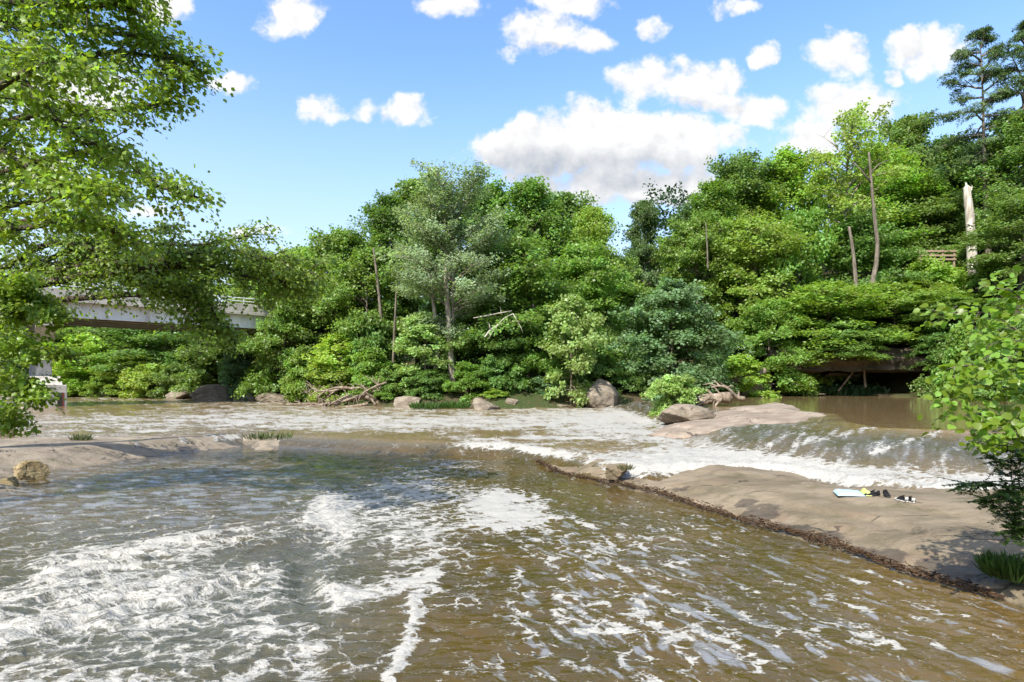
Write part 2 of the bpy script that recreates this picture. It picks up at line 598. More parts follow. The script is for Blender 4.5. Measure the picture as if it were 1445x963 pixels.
def blob(cx, cy, rx, ry, amp=1.0, p=2):
    return amp * np.exp(-(((px - cx) / rx) ** 2 + ((py - cy) / ry) ** 2) ** (p / 2))


crestA = [(-60, 915), (0, 899), (90, 879), (150, 864), (190, 844), (250, 829), (320, 822), (380, 815)]
crestB = [(60, 815), (150, 794), (240, 772), (310, 762), (414, 750), (470, 728)]
crestC = [(464, 712), (479, 745), (466, 775), (458, 815), (479, 847)]
crestD = [(479, 847), (520, 838), (560, 826), (612, 819), (582, 840), (585, 879), (570, 919), (550, 963), (535, 1010)]
crestE = [(-40, 850), (60, 845), (150, 830)]
crestF = [(380, 880), (425, 905), (440, 950), (450, 1000)]
turb = np.clip(blob(170, 880, 330, 100, 1.1, 3) + blob(430, 790, 90, 70, .7) + blob(540, 735, 95, 70, .6) + blob(60, 770, 260, 45, .45), 0, 1)
turb = turb * (1 - .75 * sst(px, 600, 680)) 
D = 0.13 + np.zeros_like(px)
D += blob(150, 900, 360, 120, .40, 4) + blob(300, 850, 170, 60, .06) + blob(60, 760, 230, 40, .20) + blob(330, 715, 200, 26, .12)
D += stroke(crestA, 20, .26) + stroke(crestB, 20, .34) + stroke(crestC, 22, .26) + stroke(crestE, 16, .22) + stroke(crestF, 20, .20)
D += stroke(crestD, 13, .52)
D += blob(540, 735, 100, 75, .29, 3) + blob(600, 680, 90, 32, .25) + blob(640, 655, 80, 14, .22) + blob(480, 720, 55, 25, .12)
D += blob(610, 770, 70, 60, .22)
D += blob(715, 722, 66, 30, .50, 4) + blob(760, 735, 40, 16, .2) + blob(690, 700, 60, 18, .22)
D += blob(860, 770, 150, 40, .20) + blob(1000, 850, 330, 110, .15, 3) + blob(800, 880, 180, 80, .12) + blob(1250, 900, 250, 60, .10) + blob(930, 920, 150, 60, .10)
D -= blob(1060, 800, 230, 30, .16) + blob(1330, 950, 130, 40, .12)
D -= blob(300, 660, 260, 22, .30) + blob(130, 690, 180, 18, .15)
# middle rapids
mid = sst(wl, 0.16, 0.34) * (1 - sst(chute, 0.02, 0.25))
D += mid * (.31 + blob(620, 597, 260, 12, .34) + blob(860, 590, 100, 14, .46) + blob(250, 590, 260, 14, .20) + stroke([(640, 622), (720, 628), (760, 640), (800, 648)], 9, .40)
            + stroke([(740, 618), (900, 612), (960, 625)], 8, .30) + blob(960, 645, 190, 20, .34))
D += stroke([(860, 668), (900, 664), (980, 652), (1060, 650), (1130, 662), (1200, 675), (1290, 683), (1400, 684), (1520, 690)], 13, .56)
D -= mid * (blob(520, 621, 140, 6, .55) + blob(700, 612, 120, 4, .30) + blob(110, 578, 140, 9, .34) + blob(840, 628, 90, 4, .3) + blob(420, 612, 60, 6, .3))
D += stroke([(430, 634), (550, 641), (690, 646)], 3.5, -.35)
ch = np.sin(np.pi * np.clip(chute, 0, 1)) ** 0.7
D += ch * (.10 + .26 * sst(chute, .4, .08))
D += stroke([(1010, 655), (1090, 632), (1150, 605)], 10, .16) + stroke([(1230, 640), (1290, 618), (1340, 604), (1400, 606)], 4, .42) + stroke([(1120, 628), (1190, 612), (1235, 603)], 4, .40)
D = np.where(chute > .995, -0.6, D)
D = np.clip(D, -.6, 1.1)


def rot(a):
    return wx * math.cos(a) + wy * math.sin(a), -wx * math.sin(a) + wy * math.cos(a)


wpx_, wpy_ = fbm2(wx * .9, wy * .9, 31, 3), fbm2(wx * .9 + 40, wy * .9, 41, 3)
# lacy turbulent foam
a0, b0 = rot(math.radians(44))
q1 = fbm2(a0 * .85 + wpx_ * .9, b0 * 2.9 + wpy_ * .9, 51, 6, .64)
ridge = 1 - 2.6 * np.abs(fbm2(a0 * .6 + wpx_ * .6, b0 * 1.7 + wpy_ * .6, 55, 3, .5))
ridge2 = 1 - 2.6 * np.abs(fbm2(a0 * 1.8 + wpy_ * 1.0, b0 * 4.6 + wpx_ * 1.0, 61, 4, .6))
q1 = .42 * q1 + .15 * (ridge - .45) + .15 * (ridge2 - .45)
# streaky drifting flecks, drawn out along the current beside the slab
a1, b1 = rot(math.radians(-66))
q2 = .55 * fbm2(a1 * 1.6 + wpx_ * .9, b1 * 4.6 + wpy_ * .9, 71, 4, .62) + .45 * fbm2(wx * 3.2 + wpx_ * 1.4, wy * 2.1 + wpy_ * 1.4, 75, 4, .6)
# mid-channel rapids, drawn out across the view
q3 = fbm2(wx * .55 + wpx_ * .6, wy * .95 + wpy_ * .5, 81, 6, .66)
# chute: threads running down the slope
a4, b4 = rot(math.radians(52))
q4 = fbm2(a4 * .7 + wpx_ * .5, b4 * 3.6 + wpy_ * .35, 91, 5, .65)
rightw = sst(px, 620, 780) * (1 - mid)
q = q1 * (1 - rightw) + q2 * rightw
q = q * (1 - mid) + q3 * mid
q = q * (1 - ch) + q4 * ch
q = q / .22 * .16 + .5
th = .5 + .76 * (.5 - D)
foam = np.clip((q - th) / .34 + .42, -.6, 1.3)
patch = blob(705, 726, 60, 26, 1.0, 4)
foam = np.maximum(foam, patch * sst(q2, -.34, .14) * 1.0)
# waves
rip = fbm2(wx * 1.5 + wpx_ * .4, wy * 3.4 + wpy_ * .3, 101, 2, .4)
rip2 = .62 * fbm2(a1 * 1.5 + wpx_ * 1.0, b1 * 3.2 + wpy_ * 1.0, 105, 3, .5) + .38 * fbm2(wx * 2.6 + wpy_ * .8, wy * 3.6 + wpx_ * .8, 107, 3, .5)
billow = np.abs(fbm2(a0 * .75 + wpx_ * .5, b0 * 1.6 + wpy_ * .5, 111, 4, .55))
calm = sst(chute, .97, 1.0)
h = wl + (1 - calm) * (.042 * rip * (1 - rightw) + .050 * rip2 * rightw)
h += turb * (.040 * ridge + .006 * ridge2 + .02 * q1 - .02)
h += stroke(crestA, 22, .065) * (.25 + .8 * np.maximum(ridge, -.2)) + stroke(crestB, 20, .06) * (.25 + .8 * np.maximum(ridge, -.2)) + stroke(crestC, 18, .03) * (.3 + ridge2) + stroke(crestD, 9, .02) + stroke(crestE, 18, .05) * (.25 + .8 * np.maximum(ridge, -.2))
h -= stroke([(470, 760), (430, 790), (430, 830)], 26, .07)
h += mid * (.10 * fbm2(wx * .8 + wpx_ * .5, wy * 1.1, 121, 4, .55)) + calm * .004 * rip
h += stroke([(880, 664), (980, 652), (1060, 652), (1130, 662), (1200, 674), (1290, 682), (1400, 683)], 10, .07) * (.4 + 1.5 * np.abs(q4) + .8 * np.abs(q3))
h += ch * (.035 * q4 + .05 * fbm2(a4 * .35, b4 * 1.2, 131, 3))
glint_film = sst(fbm2(a1 * 2.0 + wpx_ * .9, b1 * 5.6 + wpy_ * .9, 201, 5, .56) / .22 * .16 + .5, .5 + .62 * (.5 - (.10 + blob(900, 880, 260, 110, .27, 3) + blob(1230, 900, 260, 90, .14) + blob(860, 780, 130, 45, .16))),
           .60 + .62 * (.5 - (.10 + blob(900, 880, 260, 110, .27, 3) + blob(1230, 900, 260, 90, .14) + blob(860, 780, 130, 45, .16)))) * rightw * (1 - mid)  # pale sky glints painted along the right-hand water
glint_film = np.maximum(glint_film, sst(fbm2(wx * 1.6 + wpx_ * .5, wy * 4.2 + wpy_ * .4, 211, 4, .5), .02, .12) * np.clip(blob(200, 690, 330, 55, 1.0, 4), 0, 1) * (1 - mid))  # painted sky glints on the left pool as well
glint_film = np.maximum(glint_film, ch * .50 * sst(q4, -.12, .25))
mudv = (1 - .85 * ch) * np.clip(.92 * sst(wl, .16, .5) + .2 * turb + .22 * sst(px, 900, 1400) * sst(py, 680, 800), 0, 1)
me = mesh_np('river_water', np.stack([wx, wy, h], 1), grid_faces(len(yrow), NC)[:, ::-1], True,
             {'foam': foam, 'mud': mudv, 'rough': np.clip(turb + .7 * mid + .5 * ch, 0, 1), 'calm': calm, 'glint_film': glint_film})
wm, t, o_ = new_mat('river_water')
pos = t.add('ShaderNodeNewGeometry').outputs['Position']
fo, mu, ro, ca = t.attr('foam'), t.attr('mud'), t.attr('rough'), t.attr('calm')
ca_, sa_ = math.cos(math.radians(44)), math.sin(math.radians(44))
flow = t.comb(t.m('MULTIPLY', t.vm('DOT_PRODUCT', pos, (ca_, sa_, 0)), .34), t.m('MULTIPLY', t.vm('DOT_PRODUCT', pos, (-sa_, ca_, 0)), 1.5), 0.0)
inrap = t.m('MULTIPLY', ro, t.m('SUBTRACT', 1.0, mu))
fn = t.mix(inrap, t.noise(t.vm('MULTIPLY', pos, (1, 1.4, 1)), 9.0, 5, 0.7, 0.8), t.noise(flow, 8.0, 6, 0.7, 0.5))
fn2 = t.noise(pos, 34.0, 3, 0.7)
wq = t.vm('ADD', t.vm('MULTIPLY', pos, (1.0, 1.5, 0.3)), t.vm('MULTIPLY', t.noise(pos, 2.2, 4, .65, out=1), (.8, .8, .3)))
vo = t.add('ShaderNodeTexVoronoi', feature='DISTANCE_TO_EDGE')
t.put(vo.inputs['Vector'], wq)
vo.inputs['Scale'].default_value = 3.4
web = t.step(vo.outputs['Distance'], 0.0, 0.22, 1.0, 0.0)
fsum = t.m('ADD', fo, t.m('MULTIPLY', t.m('SUBTRACT', t.m('ADD', t.m('MULTIPLY', fn, .6), t.m('MULTIPLY', fn2, .4)), 0.5), 1.9))
fsum = t.m('ADD', fsum, t.m('MULTIPLY_ADD', web, .62, -.21))
fn3 = t.mix(inrap, t.noise(t.vm('MULTIPLY', pos, (1, 1.5, 1)), 3.6, 5, 0.7, 1.2), t.noise(flow, 3.4, 6, 0.68, 0.6))
fsum = t.m('ADD', fsum, t.m('MULTIPLY', t.m('SUBTRACT', fn3, 0.5), t.m('MULTIPLY_ADD', ro, 2.0, .6)))
fmask = t.m('MULTIPLY', t.step(fsum, 0.30, t.m('MULTIPLY_ADD', ro, .55, .75)), t.step(fo, -0.12, 0.15))
deep = t.mix(t.step(t.noise(pos, 0.5, 3), .35, .65), (0.088, 0.054, 0.009), (0.058, 0.041, 0.009))
body = t.mix(mu, deep, (0.225, 0.150, 0.066))
body = t.mix(t.m('MULTIPLY', ro, t.m('SUBTRACT', 1.0, mu)), body, (0.070, 0.078, 0.062))  # sky reflection between the rapids' foam, painted in as teal-grey
glint_mask = t.m('MULTIPLY', t.attr('glint_film'), t.step(fn2, .2, .6, .65, 1.0))
body = t.mix(t.m('MULTIPLY', glint_mask, .78), body, (0.225, 0.235, 0.25))  # painted glint colour, shared with the grey threads on the chute
col = t.mix(fmask, body, t.mix(t.step(fn2, .3, .7), (0.31, 0.29, 0.24), (0.44, 0.425, 0.39)))
rgh = t.m('MULTIPLY_ADD', fmask, .55, .05)
rp = t.noise(t.vm('MULTIPLY', pos, (1.0, 1.9, 1)), 5.5, 3, 0.5, 0.6)
bh = t.m('ADD', t.m('MULTIPLY', rp, t.m('MULTIPLY_ADD', ro, .5, .22)), t.m('ADD', t.m('MULTIPLY', fmask, .16), t.m('MULTIPLY', fn2, t.m('MULTIPLY', fmask, .12))))
bh = t.m('MULTIPLY', bh, t.m('MULTIPLY_ADD', ca, -.93, 1.0))
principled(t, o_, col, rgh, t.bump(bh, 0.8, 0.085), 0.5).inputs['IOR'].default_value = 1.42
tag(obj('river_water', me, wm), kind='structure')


# ------------------------------------------------------------------ rock slabs and boulders
def slab(name, label, outline, top, mat, seed, res=0.09, slope=0.8, noise=0.06, wetspots=(), cat='rock slab', terr=0.0, jit=.45):
    pts = np.array(outline)
    lo, hi = pts.min(0) - 1.2, pts.max(0) + 1.2
    X, Y = np.meshgrid(np.arange(lo[0], hi[0], res), np.arange(lo[1], hi[1], res))
    sh = X.shape
    x, y = X.ravel(), Y.ravel()
    jx, jy = fbm2(x * .8, y * .8, seed, 4, .6) * jit, fbm2(x * .8 + 30, y * .8, seed + 1, 4, .6) * jit
    sd = poly_sd(x + jx, y + jy, outline)
    tz = top(x, y)
    wl_, _ = water_level(x, y)
    n = fbm2(x * .5, y * .5, seed + 2, 5, .55) * noise * 2 + fbm2(x * 3, y * 3, seed + 3, 3) * noise * .25
    if terr:
        st = (n + tz) / terr
        n = n + .55 * terr * (np.floor(st) + sst(st - np.floor(st), .35, .65) - st)
    e = 1 - np.exp(-np.maximum(sd, 0) * slope * 2.2)
    z = np.where(sd > 0, (wl_ - .03) + (np.maximum(tz - wl_, .03) + .03 + n) * e, wl_ - .03 + sd * .9)
    wet = np.exp(-np.maximum(sd, 0) / .16) * .75
    for (bx, by, br, amp) in wetspots:
        wet = np.maximum(wet, amp * np.exp(-((x - bx) ** 2 + (y - by) ** 2) / br ** 2))
    fc = grid_faces(*sh)
    keep = (sd[fc] > -0.55).any(1)
    fc = fc[keep]
    used = np.unique(fc)
    mp = np.full(len(x), -1)
    mp[used] = np.arange(len(used))
    me = mesh_np(name, np.stack([x, y, z], 1)[used], mp[fc], True, {'wet': wet[used]})
    return tag(obj(name, me, mat), label, cat)


EDGE = [(740, 650), (785, 668), (850, 684), (930, 701), (1000, 722), (1080, 750), (1160, 772), (1260, 806), (1370, 836), (1450, 862)]
EDGE_W = [at(a, b, 0.0) for a, b in EDGE]
UP = [(1520, 690, .45), (1400, 686, .42), (1290, 686, .41), (1200, 679, .40), (1120, 663, .40), (1050, 655, .40), (985, 655, .40), (930, 663, .40), (890, 659, .40), (855, 648, .40), (800, 645, .38)]
right_outline = EDGE_W + [(6.2, 5.4), (9.5, 7.0), (14, 9.6), (17, 11.4)] + [at(a, b, z) for a, b, z in UP]


def right_top(x, y):
    d, s = seg_dist(x, y, EDGE_W)
    return .07 + .40 * (1 - np.exp(-d / 1.5))


wsp = [at(1072, 718, .2) + (.55, .85), at(1052, 704, .26) + (.35, .7), at(1098, 738, .14) + (.4, .8), at(1205, 772, .16) + (.5, .9), at(1255, 772, .2) + (.35, .75), at(1330, 800, .15) + (.5, .75),
       at(1180, 745, .25) + (.4, .62), at(1130, 735, .22) + (.5, .6), at(1390, 800, .2) + (.7, .7), at(1300, 745, .33) + (.5, .42), at(960, 680, .3) + (.4, .5)]
slab('rock_slab', 'broad tan sandstone slab with towel and shoes lying on it', right_outline, right_top, SLAB, 300, .07, 1.3, .026, wsp, 'rock slab', .085, .12)
lo_ = [(0, 700, 0), (60, 668, 0), (100, 662, 0), (180, 650, 0), (250, 640, 0), (345, 629, .05), (395, 624, .2), (345, 616, .42), (290, 613, .42), (200, 616, .42), (90, 618, .42), (0, 620, .42)]
left_outline = [at(a, b, z) for a, b, z in lo_] + [(-22, 23), (-21, 16)]
slab('rock_slab', 'long low brownish slab under the overhanging tree, beside the ochre boulder', left_outline,
     lambda x, y: .22 + .32 * sst(seg_dist(x, y, [at(a, b, z) for a, b, z in lo_[:7]])[0], 0, 3) + 0 * x, SLAB_GREY, 320, .11, .7, .035, [at(280, 634, .1) + (1.2, .6)])
ro_ = [(908, 612, .50), (925, 603, .62), (955, 596, .75), (1000, 583, 1.0), (1040, 575, 1.2), (1100, 571.5, 1.25), (1128, 575, 1.24), (1135, 581, 1.2), (1172, 585, 1.16), (1150, 592, 1.05), (1100, 603, .85), (1040, 610, .65), (985, 615, .52), (950, 619, .46)]
rock_outline = [at(a, b, z) for a, b, z in ro_]


def rock_top(x, y):
    pl = np.array([[p[0], p[1], 1] for p in rock_outline])
    co = np.linalg.lstsq(pl, np.array([r[2] for r in ro_]), rcond=None)[0]
    return co[0] * x + co[1] * y + co[2] + .16


slab('rock_slab', 'pink sandstone slab sloping beside the upper pool, midstream', rock_outline, rock_top, ROCK_PINK, 340, .12, 1.1, .06, (), 'rock slab', .22)
mo_ = [(335, 612, .45), (360, 609, .45), (398, 613, .45), (400, 620, .4), (370, 621, .4)]
slab('rock_ledge', 'small grassy stone hump at the end of the long low slab', [at(a, b, z) for a, b, z in mo_], lambda x, y: .47 + 0 * x, SLAB_GREY, 360, .10, .35, .04, (), 'rock ledge')


def ico(sub):
    import bmesh
    bm = bmesh.new()
    bmesh.ops.create_icosphere(bm, subdivisions=sub, radius=1)
    v = np.array([p.co[:] for p in bm.verts])
    f = np.array([[q.index for q in p.verts] for p in bm.faces])
    bm.free()
    return v, f


ICO = ico(5)


def boulder(name, label, loc, size, seed, mat, rz=0.0, tilt=0.0, cuts=14, group=None):
    """a weathered block: sphere cut by random planes, then roughened"""
    v, f = ICO
    v = v.copy()
    r = np.random.RandomState(seed)
    for k in range(cuts):
        n = r.randn(3)
        n[2] *= .7
        n /= np.linalg.norm(n)
        lim = r.uniform(.46, .74)
        dd = v @ n
        over = np.maximum(dd - lim, 0)
        v -= np.outer(over * .97, n)
    nn = fbm2(v[:, 0] * 2 + v[:, 2] * 1.3 + seed, v[:, 1] * 2 - v[:, 2], seed, 4, .55)
    n3 = fbm2(v[:, 0] * 6 - v[:, 2] * 3, v[:, 1] * 6 + v[:, 2] * 5 + seed, seed + 9, 3, .6)
    n5 = fbm2(v[:, 0] * 3 + v[:, 1] * 2, v[:, 2] * 12 + seed, seed + 19, 3, .6)
    v *= (1 + .10 * nn + .07 * n3 + .035 * n5)[:, None]
    v *= np.array(size) * .5 / .74
    me = mesh_np(name, v, f, True)
    o = obj(name, me, mat)
    o.location = loc
    o.rotation_euler = (tilt, tilt * .4, rz)
    return tag(o, label, 'rock', group)


def rock_px(name, label, x, ytop, ybot, w, Y, seed, mat, deep=.8, tilt=.08, rz=.2, cuts=14, group=None):
    p = atY(x, ybot, Y)
    hgt = (ybot - ytop) / F * Y
    wid = w / F * Y
    return boulder(name, label, (p.x, Y, p.z + hgt * .42), (wid, wid * deep, hgt * 1.18), seed, mat, rz, tilt, cuts, group)


rock_px('boulder', 'largest pale boulder on the far bank, pointed on its upper side', 845, 541, 578, 66, 46, 3, BOULDER, .8, .18, .5)
rock_px('boulder', 'flat pale boulder on the far bank beside the driftwood', 577, 563, 579, 44, 46.5, 8, BOULDER, .9)
rock_px('boulder', 'low pale boulder with dark waterline below the tall silvery tree', 685, 565, 584, 42, 43, 13, BOULDER, .8, .05)
rock_px('boulder', 'small pointed grey stone just right of the low pale boulder', 722, 562, 578, 22, 45, 21, BOULDER, .8, .3)
rock_px('rock_ledge', 'flat stone shelf at the foot of the largest pale boulder', 778, 568, 578, 70, 46, 22, BOULDER, .6, .03)
rock_px('boulder', 'brown boulder half hidden in leaves left of the largest boulder', 785, 545, 575, 40, 49, 28, BOULDER, .8)
rock_px('boulder', 'grey block at the water under the bridge trees, squarest there', 303, 547, 567, 56, 66, 33, BOULDER, .8, .02, .1, 7)
rock_px('boulder', 'sloping pale stone left of the squarest block below the bridge', 256, 549, 565, 44, 70, 36, BOULDER, .8, .25)
rock_px('boulder', 'brown stone right of the squarest block below the bridge', 345, 552, 568, 36, 63, 39, BOULDER, .8)
rock_px('boulder', 'long pale stone on the far shore beyond the bridge pier', 148, 552, 562, 36, 78, 43, BOULDER, .8)
rock_px('boulder', 'small pinkish stone on the far shore close to the bridge pier', 97, 553, 562, 22, 79, 44, BOULDER, .8)
rock_px('boulder', 'dark low stone at the left end of the driftwood', 388, 556, 570, 46, 58, 47, BOULDER, .8)
rock_px('boulder', 'upright grey brown rock behind the fallen logs by the pool', 1050, 527, 562, 62, 57, 52, BOULDER, .8, .1)
rock_px('boulder', 'mottled dark log-shaped rock lying on the pink slab', 960, 575, 597, 72, 27.3, 57, BOULDER, .55, .04, -.1, 6)
rock_px('boulder', 'ochre boulder standing in the water by the long low slab', 43, 656, 683, 36, 15.6, 62, BOULDER_TAN, .8, .2, .3, 10)
rock_px('boulder', 'tan stone next to the ochre boulder at the water edge', 5, 674, 692, 30, 14.6, 65, BOULDER_TAN, .8)
rock_px('boulder', 'pale rounded stone on the shore above the long low slab', 28, 612, 622, 30, 24, 67, BOULDER, .8)
rock_px('boulder', 'small brown stone on the shore beneath the overhanging leaves', 8, 604, 618, 20, 23, 68, BOULDER, .8)
rock_px('boulder', 'mossy knob of stone at the tip of the towel slab', 870, 653, 671, 40, 14.75, 74, SLAB, .9, .1)
for i, (a, b, w, Y) in enumerate([(450, 583, 12, 44), (497, 582, 16, 45), (540, 585, 20, 44), (640, 575, 18, 45), (760, 578, 14, 46), (828, 584, 14, 44)]):
    rock_px('river_stone', 'small dark stone breaking the white water near the far bank', a, b - 5, b, w, Y, 80 + i, BOULDER, .8, .1, i, 9, 'small stones in the white water')

# overhanging ledge above the dark recess
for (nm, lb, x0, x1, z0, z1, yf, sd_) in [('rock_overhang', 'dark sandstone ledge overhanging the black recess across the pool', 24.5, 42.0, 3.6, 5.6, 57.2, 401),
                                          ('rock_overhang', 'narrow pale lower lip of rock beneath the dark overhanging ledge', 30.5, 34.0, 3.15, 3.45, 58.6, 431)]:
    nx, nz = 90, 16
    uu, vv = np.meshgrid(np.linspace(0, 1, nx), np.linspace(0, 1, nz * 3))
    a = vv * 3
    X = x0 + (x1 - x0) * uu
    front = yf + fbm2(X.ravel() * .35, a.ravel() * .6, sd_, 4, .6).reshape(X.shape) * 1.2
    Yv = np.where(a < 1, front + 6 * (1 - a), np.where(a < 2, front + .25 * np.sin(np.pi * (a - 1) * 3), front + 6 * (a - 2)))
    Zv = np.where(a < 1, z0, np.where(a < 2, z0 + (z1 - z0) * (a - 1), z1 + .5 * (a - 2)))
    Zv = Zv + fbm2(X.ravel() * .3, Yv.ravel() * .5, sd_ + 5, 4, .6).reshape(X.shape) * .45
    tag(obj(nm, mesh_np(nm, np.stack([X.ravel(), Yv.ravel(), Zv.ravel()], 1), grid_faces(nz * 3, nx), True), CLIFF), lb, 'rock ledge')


# ------------------------------------------------------------------ foliage builders
def unit(v):
    return v / (np.linalg.norm(v, axis=-1, keepdims=True) + 1e-9)


LEAF_SHAPES = {
    'far': (np.array([(0, 0, 0), (.5, .5, .06), (1, 0, -.08), (.5, -.5, .06)]), [(0, 1, 2, 3)]),
    'oval': (np.array([(0, 0, 0), (.22, .36, .07), (.62, .40, .06), (1, 0, -.12), (.62, -.40, .06), (.22, -.36, .07), (.45, 0, 0)]),
             [(0, 6, 2, 1), (6, 3, 2, 2), (0, 5, 4, 6), (6, 4, 4, 3)]),
    'lobed': (np.array([(0, 0, 0), (.10, .34, .05), (.30, .30, .03), (.52, .52, .06), (.62, .24, .02), (1, 0, -.12), (.62, -.24, .02), (.52, -.52, .06), (.30, -.30, .03), (.10, -.34, .05), (.4, 0, 0)]),
              [(0, 10, 2, 1), (10, 4, 3, 2), (10, 5, 4, 4), (0, 9, 8, 10), (10, 8, 7, 6), (10, 6, 6, 5)]),
    'needle': (np.array([(0, 0, 0), (.5, .06, 0), (1, 0, 0), (.5, -.06, 0)]), [(0, 1, 2, 3)]),
}


def leaves_mesh(name, P, T, N, L, tone, shape='far', aspect=1.0):
    """one leaf at every P with tip direction T, face normal N, length L"""
    base, fc = LEAF_SHAPES[shape]
    T = unit(T)
    Sd = unit(np.cross(N, T))
    N2 = np.cross(T, Sd)
    k = len(base)
    n = len(P)
    L = np.broadcast_to(L, (n,))[:, None, None]
    v = P[:, None, :] + L * (base[None, :, 0:1] * T[:, None] + aspect * base[None, :, 1:2] * Sd[:, None] + base[None, :, 2:3] * N2[:, None])
    tris = []
    for q in fc:
        u = []
        for i in q:
            if i not in u:
                u.append(i)
        for j in range(1, len(u) - 1):
            tris.append((u[0], u[j], u[j + 1]))
    if shape in ('far', 'needle'):
        ff = (np.arange(n)[:, None, None] * k + np.array([[0, 1, 2, 3]])[None]).reshape(-1, 4)
    else:
        ff = (np.arange(n)[:, None, None] * k + np.array(tris)[None]).reshape(-1, 3)
    return mesh_np(name, v.reshape(-1, 3), ff, False, {'tone': np.repeat(tone, k)})


def scatter(rng, C, O, S_, nleaf, ls, flat, tilt=.55, drop=.35, turn=.28):
    """leaves in flattened sprays about the cluster centres C, spreading towards O"""
    n = len(C)
    idx = np.repeat(np.arange(n), nleaf)
    m = len(idx)
    O = unit(O)
    Oh = O.copy()
    Nn = unit(np.array([0, 0, 1.0]) + (.1 + .9 * turn) * O * np.array([1, 1, 0]) + turn * rng.randn(n, 3))
    A = unit(np.cross(Nn, O + 1e-3))
    B = np.cross(A, Nn)
    r = np.sqrt(rng.rand(m)) * S_[idx]
    th_ = rng.rand(m) * 2 * np.pi
    # ragged spray: lobes
    ph = rng.rand(n) * 6.28
    r *= .72 + .38 * np.sin(3 * th_ + ph[idx]) * rng.rand(m)
    z = rng.randn(m) * flat * S_[idx] - .22 * r * r / S_[idx]
    P = C[idx] + A[idx] * (np.cos(th_) * r)[:, None] + B[idx] * (np.sin(th_) * r)[:, None] + Nn[idx] * z[:, None]
    T = unit(A[idx] * np.cos(th_)[:, None] + B[idx] * np.sin(th_)[:, None] + .5 * Oh[idx] + rng.randn(m, 3) * .45 - np.array([0, 0, drop]))
    N = unit(np.array([0, 0, .75]) + .75 * O[idx] * np.array([1, 1, .4]) + np.array([0, 0, .1]) + rng.randn(m, 3) * tilt)
    tone = np.clip(.5 + .20 * rng.randn(n)[idx] + .20 * rng.randn(m), 0, 1)
    L = ls * (.65 + .6 * rng.rand(m))
    return P, T, N, L, tone


PROF = {
    'round': lambda h: np.sin(np.pi * np.clip(h * .86 + .16, 0, 1)) ** .6,
    'tall': lambda h: (np.sin(np.pi * np.clip(h * .8 + .2, 0, 1)) ** .5) * (1 - .25 * h),
    'cone': lambda h: (1 - h) ** .8 + .08,
    'vase': lambda h: .45 + .75 * np.sin(np.pi * np.clip(h * .8 + .05, 0, 1)),
    'dome': lambda h: np.sqrt(np.clip(1 - (h * .95) ** 2, 0, 1)),
}


